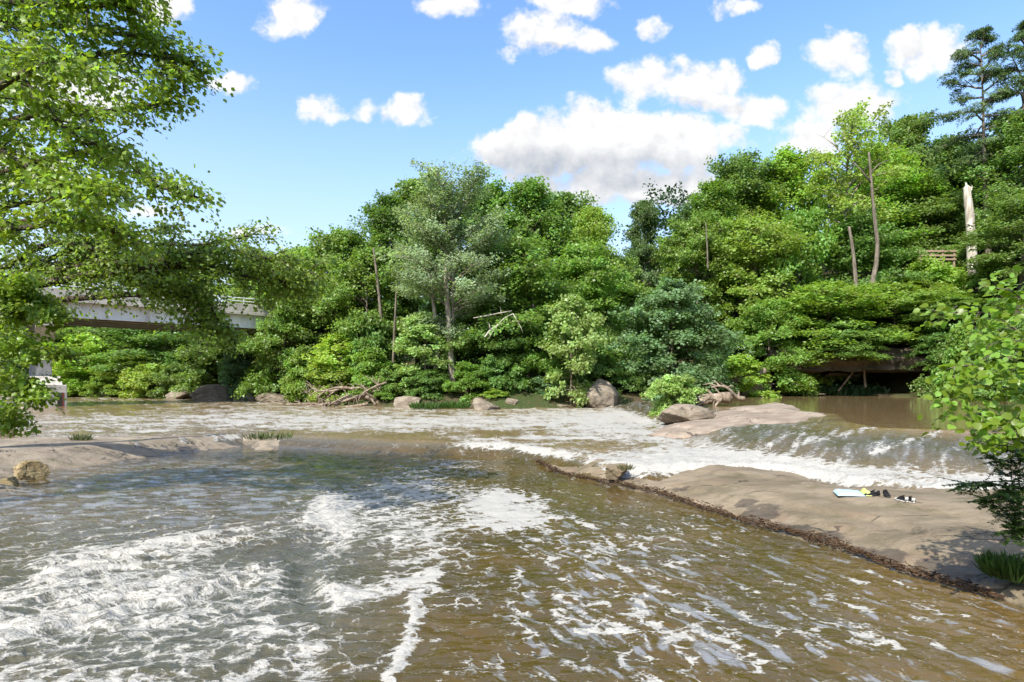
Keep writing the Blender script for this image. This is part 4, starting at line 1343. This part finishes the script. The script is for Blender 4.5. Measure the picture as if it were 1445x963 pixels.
for k in range(5):
    g = bbox(-42, 44, k * 2.1 + .12, k * 2.1 + .16, ZB + .06, ZB + 1.15)
    for zz in (ZB, ZB + 1.15):
        b2 = bbox(-42, 44, k * 2.1, k * 2.1 + .40, zz, zz + .06)
        g.add(b2.v, b2.f)
    for s in range(-41, 44, 3):
        b2 = bbox(s, s + .03, k * 2.1 + .01, k * 2.1 + .118, ZB + .062, ZB + 1.148)
        g.add(b2.v, b2.f)
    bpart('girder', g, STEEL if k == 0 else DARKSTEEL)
bpart('deck', bbox(-42, 44, -.45, 9.3, ZB + 1.215, ZB + 1.52), CONCRETE, bev=.03)
for t0 in (-.42, 8.9):
    pr_ = bpart('parapet', bbox(-42, 44, t0, t0 + .32, ZB + 1.525, ZB + 2.25), CONCRETE, bev=.03)
    rl = MB()
    for zz in (2.5, 2.8):
        rl.tube([u * -42 + nb * (t0 + .16) + up * (ZB + zz), u * 44 + nb * (t0 + .16) + up * (ZB + zz)], .05, 6)
    for s in range(-42, 45, 2):
        rl.tube([u * s + nb * (t0 + .16) + up * (ZB + 2.25), u * s + nb * (t0 + .16) + up * (ZB + 2.84)], .04, 6)
    bpart('railing', rl, STEEL, pr_)
PS = -3.0                                 # pier position along the deck
pier = bpart('pier', bbox(PS - .5, PS + .5, 1.2, 7.6, 2.2, ZB - 1.9), CONCRETE, bev=.05)
capm = MB()
c0 = u * PS
prof_ = [(-.3, ZB - .75), (-.3, ZB - .02), (9.0, ZB - .02), (9.0, ZB - .75), (7.6, ZB - 1.9), (1.2, ZB - 1.9)]
va = [c0 + nb * a - u * .65 + up * b for a, b in prof_] + [c0 + nb * a + u * .65 + up * b for a, b in prof_]
capm.add(va, [tuple(range(6)), tuple(reversed(range(6, 12)))] + [(i, i + 6, (i + 1) % 6 + 6, (i + 1) % 6) for i in range(6)])
bpart('pier_cap', capm, CONCRETE, pier)
fp = bpart('footing', bbox(PS - 1.5, PS + 1.3, -.6, 8.5, -.9, 2.3), CONCRETE, pier, .06)
fm = MB()
base = [(-.6, 2.3), (8.5, 2.3), (7.6, 3.0), (.9, 3.0)]
va = [c0 + nb * a - u * 1.1 + up * b for a, b in base] + [c0 + nb * a + u * 1.0 + up * b for a, b in base]
fm.add(va, [(0, 1, 2, 3), (7, 6, 5, 4), (0, 4, 5, 1), (1, 5, 6, 2), (2, 6, 7, 3), (3, 7, 4, 0)])
bpart('plinth', fm, CONCRETE, pier)
bpart('footing_stripe', bbox(PS + .96, PS + 1.10, -.62, -.60, .5, 1.7), REDPAINT, pier)
bpart('footing_slot', bbox(PS + .66, PS + .955, -.63, -.60, .5, 1.7), plain_mat('dark_slot', (.03, .028, .025), .9), pier)

# wooden trail fence on the hill
fy = 70.0
f0, f1 = atY(1298, 372, fy), atY(1346, 372, fy)
fr = thing('trail_fence', 'weathered wooden rail fence along the path high on the hill', 'fence', f0)
dd = f1 - f0
for k in range(4):
    m = MB()
    m.box(dd * (k / 3) + up * .5, (.09, 0, 0), (0, .09, 0), (0, 0, 1.1))
    bevel(obj('post', m, TIMBER, fr), .02)
for zz in (.45, .9, 1.4):
    m = MB()
    m.box(dd * .5 + up * zz + Vector((0, -.16, 0)), dd * .54, (0, .035, 0), (0, 0, .10))
    obj('rail', m, TIMBER, fr)

# ------------------------------------------------------------------ foreground foliage
def near_tree(name, label, cat, root, limbs, color, seed, twig=(7, .8), nleaf=26, ls=.105, spray=.34, bark=BARK_DARK, shape='lobed', rad=.09, flat=.22, drop=.5, skip0=.15, twig_up=.15, mat=None):
    """a nearby tree built from limb lines; twigs and leaves grow along each limb"""
    rng = np.random.RandomState(seed)
    pr = random.Random(seed)
    r = thing(name, label, cat, root)
    p0 = Vector(root)
    mb = MB()
    C, O, S_ = [], [], []
    for (pts, r0, leafy) in limbs:
        sp = smooth_pts(pts, 5)
        mb.tube([p - p0 for p in sp], taper(len(sp), r0, r0 * .22), 7, True, .1, pr)
        if not leafy:
            continue
        L = sum((sp[i + 1] - sp[i]).length for i in range(len(sp) - 1))
        nt = max(3, int(L * twig[0]))
        for k in range(nt):
            f = skip0 + (1 - skip0) * (k + pr.random()) / nt
            q = min(f * (len(sp) - 1), len(sp) - 1.001)
            i = int(q)
            s0 = sp[i].lerp(sp[i + 1], q - i)
            d0 = (sp[i + 1] - sp[i]).normalized()
            rnd = Vector((pr.gauss(0, 1), pr.gauss(0, 1), pr.gauss(0, .55) + twig_up))
            d1 = (d0 * .7 + rnd * .62).normalized()
            le = twig[1] * pr.uniform(.4, 1.15) * (1.1 - .5 * f)
            e1 = s0 + d1 * le * .5
            d2 = (d1 + Vector((0, 0, -.22)) + Vector((pr.gauss(0, .2), pr.gauss(0, .2), 0))).normalized()
            e2 = e1 + d2 * le * .5
            mb.tube([s0 - p0, e1 - p0, e2 - p0], [r0 * .16 + .003, r0 * .10 + .002, .003], 4, False)
            C += [list(e1 - p0), list(e2 - p0)]
            O += [list(d1), list(d2)]
            S_ += [spray * pr.uniform(.6, 1.05), spray * pr.uniform(.7, 1.1)]
        C.append(list(sp[-1] - p0))
        O.append(list((sp[-1] - sp[-2]).normalized()))
        S_.append(spray)
    obj('trunk', mb.data('trunk', True), bark, r)
    C, O, S_ = np.array(C), np.array(O), np.array(S_)
    P, T, N, Ls, tone = scatter(rng, C, O, S_, nleaf, ls, flat, .6, drop)
    c_ = obj('crown', leaves_mesh('crown', P, T, N, Ls, tone, shape), mat or LEAF_NEAR, r)
    c_.color = (*color, 1)
    return r


def L3(l):
    return [atY(a, b, Y) for a, b, Y in l]


# big maple on the left bank, its trunk just outside the picture
tr_base = Vector((-11.6, 11.6, .4))
fork1 = Vector((-11.0, 11.4, 4.2))
fork2 = Vector((-10.9, 11.3, 6.6))
limbs = [([tr_base, (-11.4, 11.6, 2.2), fork1, fork2, (-11.2, 11.6, 11)], .30, False)]
for l in [[(-30, 120, 11.4), (60, 95, 10.8), (146, 75, 10.2), (215, 80, 9.9), (273, 90, 9.7)],
          [(-20, 40, 11.2), (60, 35, 10.6), (129, 45, 10.0), (202, 55, 9.6), (258, 100, 9.5)],
          [(-20, 180, 11.4), (60, 160, 10.8), (129, 160, 10.4), (198, 150, 10.0), (239, 145, 9.8)],
          [(-30, 10, 11), (40, 5, 10), (121, 10, 9.4), (172, 5, 9)],
          [(-20, 250, 11.4), (60, 225, 11), (130, 215, 10.6), (185, 235, 10.4), (222, 262, 10.2), (284, 280, 10)],
          [(-20, 300, 11.4), (50, 285, 11), (112, 275, 10.5), (163, 265, 10.2)],
          [(-30, 80, 10.4), (40, 130, 9.2), (102, 190, 8.6), (155, 210, 8.4)],
          [(-30, 200, 10), (30, 230, 9), (90, 260, 8.4), (129, 270, 8)],
          [(-30, 330, 10.4), (50, 320, 9.8), (112, 310, 9.4), (163, 330, 9.2)],
          [(-60, -40, 10.4), (40, -30, 9.6), (129, -20, 9.2), (185, -10, 9)],
          [(-40, 150, 9), (20, 110, 8.2), (80, 90, 7.8), (130, 100, 7.6)]]:
    pts = L3(l)
    st = fork1 if pts[0].z < 6 else fork2
    limbs.append(([st, (st + pts[0]) / 2 + Vector((0, 0, .2))] + pts, .085, True))
near_tree('maple_tree', 'tall leafy maple on the left bank reaching into the sky', 'maple tree', tr_base, limbs, (.20, .29, .030), 11, (8.2, .95), 24, .078, .33, BARK_DARK, 'lobed')
# trees further along the left shore with the drooping bough in front of the bridge
base2 = Vector((-17.2, 16.5, .7))
f2 = Vector((-16.6, 16.6, 4.3))
limbs = [([base2, (-17.0, 16.5, 2.4), f2, (-16.4, 16.8, 7.5), (-16.6, 17, 11)], .34, False)]
for l in [[(-10, 420, 16.4), (50, 385, 16), (110, 365, 15.6), (180, 375, 15.2), (240, 395, 15), (290, 425, 14.8), (310, 455, 14.8)],
          [(-10, 400, 16.4), (60, 370, 16), (130, 345, 15.6), (210, 345, 15.2), (290, 345, 15), (360, 330, 14.8)],
          [(0, 380, 16.2), (70, 345, 15.6), (150, 355, 15), (230, 375, 14.8), (320, 380, 14.6), (390, 395, 14.6), (425, 400, 14.6)],
          [(90, 380, 15.6), (170, 370, 15), (230, 370, 14.6), (300, 380, 14.4), (370, 395, 14.4), (410, 400, 14.4)],
          [(-20, 330, 16), (50, 310, 15.4), (110, 315, 15), (170, 330, 14.8), (240, 320, 14.6)],
          [(240, 415, 15.0), (270, 440, 14.8), (300, 470, 14.6)], [(150, 388, 15.4), (200, 398, 15.0), (250, 410, 14.8), (280, 420, 14.6)],
          [(140, 385, 15.2), (200, 380, 14.6), (260, 360, 14.4), (330, 355, 14.2), (400, 372, 14.2), (440, 385, 14.2)]]:
    pts = L3(l)
    limbs.append(([f2, (f2 + pts[0]) / 2 + Vector((0, 0, .1))] + pts, .10, True))
near_tree('elm_tree', 'spreading tree on the left shore drooping a long bough before the bridge', 'elm tree', base2, limbs, (.19, .27, .040), 23, (6.6, 1.15), 20, .085, .42, BARK_DARK, 'oval', skip0=.12)
# lower bushes at the left picture edge
base3 = Vector((-12.6, 13.2, .5))
limbs = []
for l in [[(-60, 480, 13.6), (0, 450, 13.2), (40, 435, 13), (70, 440, 12.8)], [(-60, 520, 13.4), (0, 500, 13), (40, 490, 12.8), (80, 500, 12.6)], [(-60, 560, 13.4), (0, 545, 13), (30, 540, 12.8), (50, 555, 12.6)],
          [(-60, 590, 13.4), (0, 585, 13), (20, 590, 12.8)], [(-50, 440, 13.4), (0, 420, 13), (30, 405, 12.8)]]:
    limbs.append(([base3] + L3(l), .03, True))
near_tree('bush', 'bright green bush at the left picture edge over the shore', 'bush', base3, limbs, (.20, .29, .030), 31, (9, .7), 24, .095, .30, BARK_DARK, 'lobed')

# bright sapling at the right edge
base4 = Vector((5.55, 5.9, .35))
limbs = [([base4, (5.5, 5.95, 1.3), (5.35, 6.0, 2.4), (5.2, 6.0, 3.3)], .022, False)]
for l in [[(1440, 470, 6.0), (1400, 445, 5.9), (1360, 440, 5.8), (1322, 445, 5.7)], [(1450, 430, 6.0), (1425, 410, 5.9), (1405, 408, 5.9)], [(1450, 520, 6.0), (1410, 500, 5.9), (1370, 515, 5.8), (1345, 518, 5.7)],
          [(1450, 560, 5.9), (1410, 545, 5.8), (1375, 550, 5.7), (1345, 565, 5.6)], [(1450, 600, 5.9), (1415, 590, 5.8), (1380, 585, 5.7), (1350, 588, 5.6)], [(1470, 470, 5.8), (1440, 480, 5.6), (1410, 480, 5.5)],
          [(1470, 540, 5.7), (1440, 530, 5.5), (1400, 525, 5.4)], [(1470, 610, 5.7), (1440, 600, 5.5), (1420, 605, 5.4)], [(1450, 640, 5.8), (1420, 625, 5.7), (1390, 620, 5.6)], [(1470, 440, 5.9), (1455, 425, 5.9), (1440, 412, 5.9)],
          [(1470, 500, 6.1), (1430, 465, 6.1), (1390, 470, 6.1)]]:
    pts = L3(l)
    limbs.append(([Vector((5.45, 5.97, max(.6, pts[0].z - .35)))] + pts, .010, True))
near_tree('sapling', 'bright lime sapling with large leaves at the right picture edge', 'sapling', base4, limbs, (.19, .30, .032), 43, (6.4, .34), 7, .078, .18, BARK, 'oval', skip0=.2, flat=.3, drop=.25)


def fern_shrub(label, base, fronds, color, seed):
    """feathery shrub: each frond is a stem with leaflets in pairs"""
    r = thing('locust_shrub', label, 'shrub', base)
    p0 = Vector(base)
    pr = random.Random(seed)
    mb = MB()
    P, T, N, L = [], [], [], []
    for l in fronds:
        sp = smooth_pts([p0] + [Vector(p) for p in l], 6)
        mb.tube([p - p0 for p in sp], taper(len(sp), .007, .003), 5, False)
        for k in range(3, len(sp)):
            for j in range(2):
                d0 = (sp[k] - sp[k - 1]).normalized()
                dv = (d0 * .6 + Vector((pr.gauss(0, .8), pr.gauss(0, .6), pr.gauss(0, .3)))).normalized()
                le = pr.uniform(.16, .30)
                e = sp[k] + dv * le + Vector((0, 0, -.04))
                mb.tube([sp[k] - p0, e - p0], [.003, .002], 4, False)
                sd_ = dv.cross(up).normalized()
                for q in range(1, 11):
                    for sg in (-1, 1):
                        P.append(sp[k].lerp(e, q / 10) - p0)
                        T.append(sd_ * sg + dv * .35 + Vector((0, 0, pr.gauss(-.1, .15))))
                        N.append(up + Vector((pr.gauss(0, .3), pr.gauss(0, .3), 0)))
                        L.append(.045 * pr.uniform(.8, 1.1) * (1.15 - .5 * abs(q / 10 - .4)))
    obj('stem', mb, BARK_DARK, r)
    n = len(P)
    c_ = obj('foliage', leaves_mesh('foliage', np.array(P), np.array(T), np.array(N), np.array(L), np.random.RandomState(seed).rand(n) * .6 + .2, 'oval', .8), LEAF_NEAR, r)
    c_.color = (*color, 1)
    return r


fb = Vector((6.3, 6.9, .28))
fern_shrub('feathery green shrub below the bright sapling on the slab', fb, [
    L3([(1430, 720, 6.8), (1420, 690, 6.7), (1390, 680, 6.6), (1365, 682, 6.5)]), L3([(1435, 700, 6.8), (1425, 660, 6.7), (1400, 645, 6.6)]), L3([(1440, 690, 6.8), (1440, 650, 6.7), (1425, 630, 6.6)]),
    L3([(1440, 740, 6.7), (1420, 720, 6.6), (1395, 705, 6.5)]), L3([(1450, 720, 6.7), (1440, 690, 6.6), (1415, 700, 6.4)]), L3([(1455, 690, 6.8), (1450, 640, 6.8), (1430, 618, 6.7), (1400, 615, 6.7)]),
    L3([(1455, 650, 6.9), (1450, 610, 6.9), (1440, 600, 6.9)]), L3([(1450, 760, 6.6), (1440, 745, 6.5), (1425, 750, 6.4)])], (.060, .115, .022), 51)


def tuft(label, x, y, R, n, h, color, seed, name='grass_tuft'):
    z = None
    r_ = random.Random(seed)
    dgz = max(gz(x, y), wz(x, y)) 
    P, T, N, L = [], [], [], []
    for k in range(n):
        a, q = r_.random() * 6.28, R * math.sqrt(r_.random())
        P.append((math.cos(a) * q, math.sin(a) * q, 0))
        T.append((math.cos(a) * q / R * .5 + r_.gauss(0, .25), math.sin(a) * q / R * .5 + r_.gauss(0, .25), 1))
        N.append((math.cos(a + r_.gauss(0, 1)), math.sin(a + r_.gauss(0, 1)), .2))
        L.append(h * r_.uniform(.5, 1.1))
    me = leaves_mesh(name, np.array(P), np.array(T, float), np.array(N, float), np.array(L), np.random.RandomState(seed).rand(n), 'needle', 1.0)
    o = obj(name, me, GRASS)
    o.color = (*color, 1)
    return o, label


def put_tuft(label, px_, py_, z, R, n, h, color, seed, name='grass_tuft', cat='grass tuft'):
    x, y = at(px_, py_, z)
    o, lb = tuft(label, x, y, R, n, h, color, seed, name)
    o.location = (x, y, z - .03)
    return tag(o, label, cat)


put_tuft('dark green grass clump at the right picture edge on the slab', 1428, 812, .22, .26, 1100, .27, (.050, .095, .014), 1)
put_tuft('small dark weed tuft alone on the long low slab', 115, 622, .50, .28, 120, .30, (.075, .095, .028), 2)
put_tuft('pale grass tuft growing on the small stone hump', 380, 619, .52, .75, 260, .30, (.16, .19, .06), 3)
put_tuft('thin grass patch on the far bank left of the low pale boulder', 600, 577, .62, 1.0, 420, .6, (.055, .110, .018), 4)
put_tuft('green grass patch on the far bank under the cottonwood trunks', 640, 576, .62, 1.1, 520, .6, (.060, .125, .018), 5)
put_tuft('dry grass tuft hanging over the mossy knob of the towel slab', 884, 662, .42, .16, 110, .18, (.110, .105, .040), 6)
rr = np.random.RandomState(33)
nn_ = 9000
gx = rr.uniform(20, 37, nn_)
gy = 59.4 + rr.rand(nn_) * 4.5
gzz = ground_height(gx, gy)
o = obj('bank_grass', leaves_mesh('bank_grass', np.stack([gx, gy, gzz - .05], 1), np.stack([rr.randn(nn_) * .35, rr.randn(nn_) * .35 - .2, np.ones(nn_)], 1), rr.randn(nn_, 3) + np.array([0, -.5, .4]), .5 + .5 * rr.rand(nn_), rr.rand(nn_), 'far', .35), GRASS)
o.color = (.045, .100, .030, 1)
tag(o, 'low green ground cover along the pool edge before the recess', 'ground cover', None, 'stuff')

# ------------------------------------------------------------------ towel and shoes
def slab_z(x, y):
    hit, loc, _, _, _, _ = S.ray_cast(bpy.context.evaluated_depsgraph_get(), Vector((x, y, 2.2)), Vector((0, 0, -1)))
    return loc.z if hit else .4


bpy.context.view_layer.update()
slab_o = bpy.data.objects['rock_slab']


def slab_h(x, y):
    ok, loc, _, _ = slab_o.ray_cast(Vector((x, y, 3)), Vector((0, 0, -1)))
    return loc.z if ok else .4


def cloth_mat(name, c, weave=500):
    m, t, o = new_mat(name)
    co = t.add('ShaderNodeTexCoord').outputs['Object']
    n = t.noise(co, 60, 4, .7)
    n2 = t.noise(co, 8, 3)
    col = t.mix(t.step(n2, .4, .65), c, tuple(min(1, x * 1.12) for x in c))
    principled(t, o, col, .95, t.bump(n, .5, .01), .1)
    return m


tx, ty = at(1204, 697, .42)
tz = slab_h(tx, ty)
towel = thing('beach_towel', 'folded pale blue towel with yellow edge lying on the tan slab', 'towel', (tx, ty, tz + .004), math.radians(-6))


def towel_part(name, x0, x1, mat, seed, lift, y0=-.24, y1=.24, thick=.035):
    nx, ny = 26, 26
    X, Y = np.meshgrid(np.linspace(x0, x1, nx), np.linspace(y0, y1, ny))
    x, y = X.ravel(), Y.ravel()
    sk = x + .22 * y
    wob = fbm2(x * 5, y * 5, seed, 3) * .022
    e = np.minimum(np.minimum(x - x0, x1 - x), np.minimum(y - y0, y1 - y))
    rnd = sst(e, -.005, .04)
    ztop = lift + thick * rnd + wob * rnd + .02 * np.sin((x - x0) * 9) * rnd
    zb = np.full_like(ztop, lift - .004)
    V_ = np.concatenate([np.stack([sk, y, np.maximum(ztop, lift)], 1), np.stack([sk, y, zb], 1)])
    f1_ = grid_faces(ny, nx)
    f2_ = f1_[:, ::-1] + nx * ny
    rim = [i for i in range(nx)] + [r_ * nx + nx - 1 for r_ in range(1, ny)] + [(ny - 1) * nx + i for i in range(nx - 2, -1, -1)] + [r_ * nx for r_ in range(ny - 2, 0, -1)]
    f3_ = np.array([(rim[i], rim[i] + nx * ny, rim[(i + 1) % len(rim)] + nx * ny, rim[(i + 1) % len(rim)]) for i in range(len(rim))])
    return obj(name, mesh_np(name, V_, np.concatenate([f1_, f2_, f3_]), True), mat, towel)


towel_part('blue_panel', -.32, .17, cloth_mat('blue_towel', (.34, .47, .55)), 3, .006)
towel_part('yellow_band', .175, .285, cloth_mat('yellow_towel', (.52, .57, .17)), 5, .008, -.22, .25, .06)
towel_part('pale_stripe', -.02, .02, cloth_mat('cream_towel', (.50, .53, .42)), 6, .044, -.21, .21, .006)

M_BLACK = cloth_mat('black_shoe', (.016, .016, .018))
M_SOLE = plain_mat('dark_sole', (.025, .024, .024), .7, .2, 20)
M_WHITE = cloth_mat('white_shoe', (.48, .46, .42))
M_WSOLE = plain_mat('white_sole', (.46, .44, .40), .6, .12, 20)
M_LINING = cloth_mat('dark_lining', (.012, .012, .012))


def loft(rings):
    n = len(rings[0])
    mb_ = MB()
    f = []
    for i in range(len(rings) - 1):
        for s in range(n):
            f.append((i * n + s, i * n + (s + 1) % n, (i + 1) * n + (s + 1) % n, (i + 1) * n + s))
    f.append(tuple(reversed(range(n))))
    f.append(tuple(range((len(rings) - 1) * n, len(rings) * n)))
    mb_.add([p for r in rings for p in r], f)
    return mb_


def outline_(x):
    """half width of a shoe sole at x (heel 0, toe .28)"""
    t = x / .28
    return .034 + .017 * math.sin(min(t, 1) * math.pi * .9 - .6) * (t > .2) + (-.004 if t < .2 else 0)


def sole_ring(z, s=1.0, n=40):
    P_ = []
    for k in range(n):
        a = 2 * math.pi * k / n
        cx_ = .14 + math.cos(a) * .143 * s
        x = min(max(cx_, 0), .28)
        P_.append(Vector((cx_, math.copysign(abs(math.sin(a)) ** .75, math.sin(a)) * outline_(x) * s, z)))
    return P_


def shoe(label, x, y, heading, upper, sole, toe, tilt=0.0, flap=None):
    z = slab_h(x, y)
    r = thing('shoe', label, 'shoe', (x, y, z + .006), heading)
    loft([sole_ring(0), sole_ring(.012, 1.02), sole_ring(.028, 1.0)])
    o = obj('sole', loft([sole_ring(0, .97), sole_ring(.010, 1.02), sole_ring(.026, 1.02), sole_ring(.029, .97)]).data('sole', True), sole, r)
    # upper: cross-sections from heel to toe, open collar over the heel half
    secs = []
    top = [(.004, .082), (.03, .088), (.07, .076), (.105, .086), (.135, .088), (.17, .076), (.205, .060), (.24, .050), (.268, .040), (.279, .030)]
    V_, Fc = [], []
    m = 15
    for (sx_, sh_) in top:
        w_ = outline_(sx_) * .96 * (1 if sx_ < .25 else .8 if sx_ < .27 else .5)
        for k in range(m):
            a = math.pi * k / (m - 1)
            yy = math.cos(a)
            V_.append(Vector((sx_, math.copysign(abs(yy) ** .7, yy) * w_ * (1 - .25 * math.sin(a)), .0285 + (sh_ - .03) * math.sin(a) ** .75)))
    nsec = len(top)
    up_f, toe_f = [], []
    for i in range(nsec - 1):
        for k in range(m - 1):
            q = (i * m + k, i * m + k + 1, (i + 1) * m + k + 1, (i + 1) * m + k)
            if i < 3 and 4 <= k <= m - 6:
                continue                      # the opening for the foot
            (toe_f if i >= 6 else up_f).append(q)
    up_f.append(tuple(range(4, -1, -1)) + (0,) if False else tuple(range(0, 5)))
    up_f.append(tuple(range(m - 5, m)))
    mb1 = MB()
    mb1.add(V_, up_f)
    o = obj('upper', mb1.data('upper', True), upper, r)
    sol = o.modifiers.new('thick', 'SOLIDIFY')
    sol.thickness = .004
    mb2 = MB()
    mb2.add(V_, toe_f + [tuple(range((nsec - 1) * m, nsec * m))])
    o = obj('toe_cap', mb2.data('toe_cap', True), toe, r)
    # heel counter, tongue, laces
    hc = MB()
    ring = [Vector((.030 - .028 * math.cos(b), .030 * math.sin(b), 0)) for b in np.linspace(-1.4, 1.4, 9)]
    for zz in (.03, .09):
        pass
    hv = [p + up * .03 for p in ring] + [Vector((p.x * 1.02 + .002, p.y * .9, .096 - .012 * (abs(i - 4) / 4) ** 2)) for i, p in enumerate(ring)]
    hc.add(hv, [(i, i + 1, i + 10, i + 9) for i in range(8)])
    o = obj('heel_counter', hc.data('heel_counter', True), toe if flap is None else flap, r)
    o.modifiers.new('thick', 'SOLIDIFY').thickness = .005
    tg = MB()
    tv = [Vector((.085 + .05 * j, s * (.020 - .002 * j), .112 - .020 * j - (abs(s) * .006))) for j in range(3) for s in (-1, 0, 1)]
    tg.add(tv, [(j * 3 + s, j * 3 + s + 1, j * 3 + s + 4, j * 3 + s + 3) for j in range(2) for s in range(2)])
    o = obj('tongue', tg.data('tongue', True), M_LINING, r)
    o.modifiers.new('thick', 'SOLIDIFY').thickness = .006
    lc = MB()
    for j in range(4):
        xx = .115 + .022 * j
        zz = .091 - .011 * j
        lc.tube([(xx, -.022, zz - .008), (xx + .004, 0, zz + .002), (xx + .010, .022, zz - .008)], .0028, 5)
    for s in (-1, 1):
        lc.tube([(.115, s * .02, .09), (.10, s * .06, .05), (.09, s * .10, .006), (.03, s * .17, .004)], .0026, 5)
    obj('laces', lc.data('laces', True), M_BLACK, r)
    return r


sx1, sy1 = at(1241, 701, .40)
shoe('black shoe lying sideways next to the towel', sx1, sy1, math.radians(184), M_BLACK, M_SOLE, M_BLACK)
sx1, sy1 = at(1248, 700, .40)
shoe('black shoe with its toe pointing at the camera, beside the sideways one', sx1, sy1, math.radians(-108), M_BLACK, M_SOLE, M_BLACK)
sx1, sy1 = at(1281, 713, .38)
shoe('white heeled black sneaker on the slab, left of its pair', sx1 + .012, sy1 + .02, math.radians(97), M_BLACK, M_WSOLE, M_WHITE, 0, M_WHITE)
sx1, sy1 = at(1290, 714, .38)
shoe('white heeled black sneaker on the slab, right of its pair', sx1 + .005, sy1 + .0, math.radians(91), M_BLACK, M_WSOLE, M_WHITE, 0, M_WHITE)
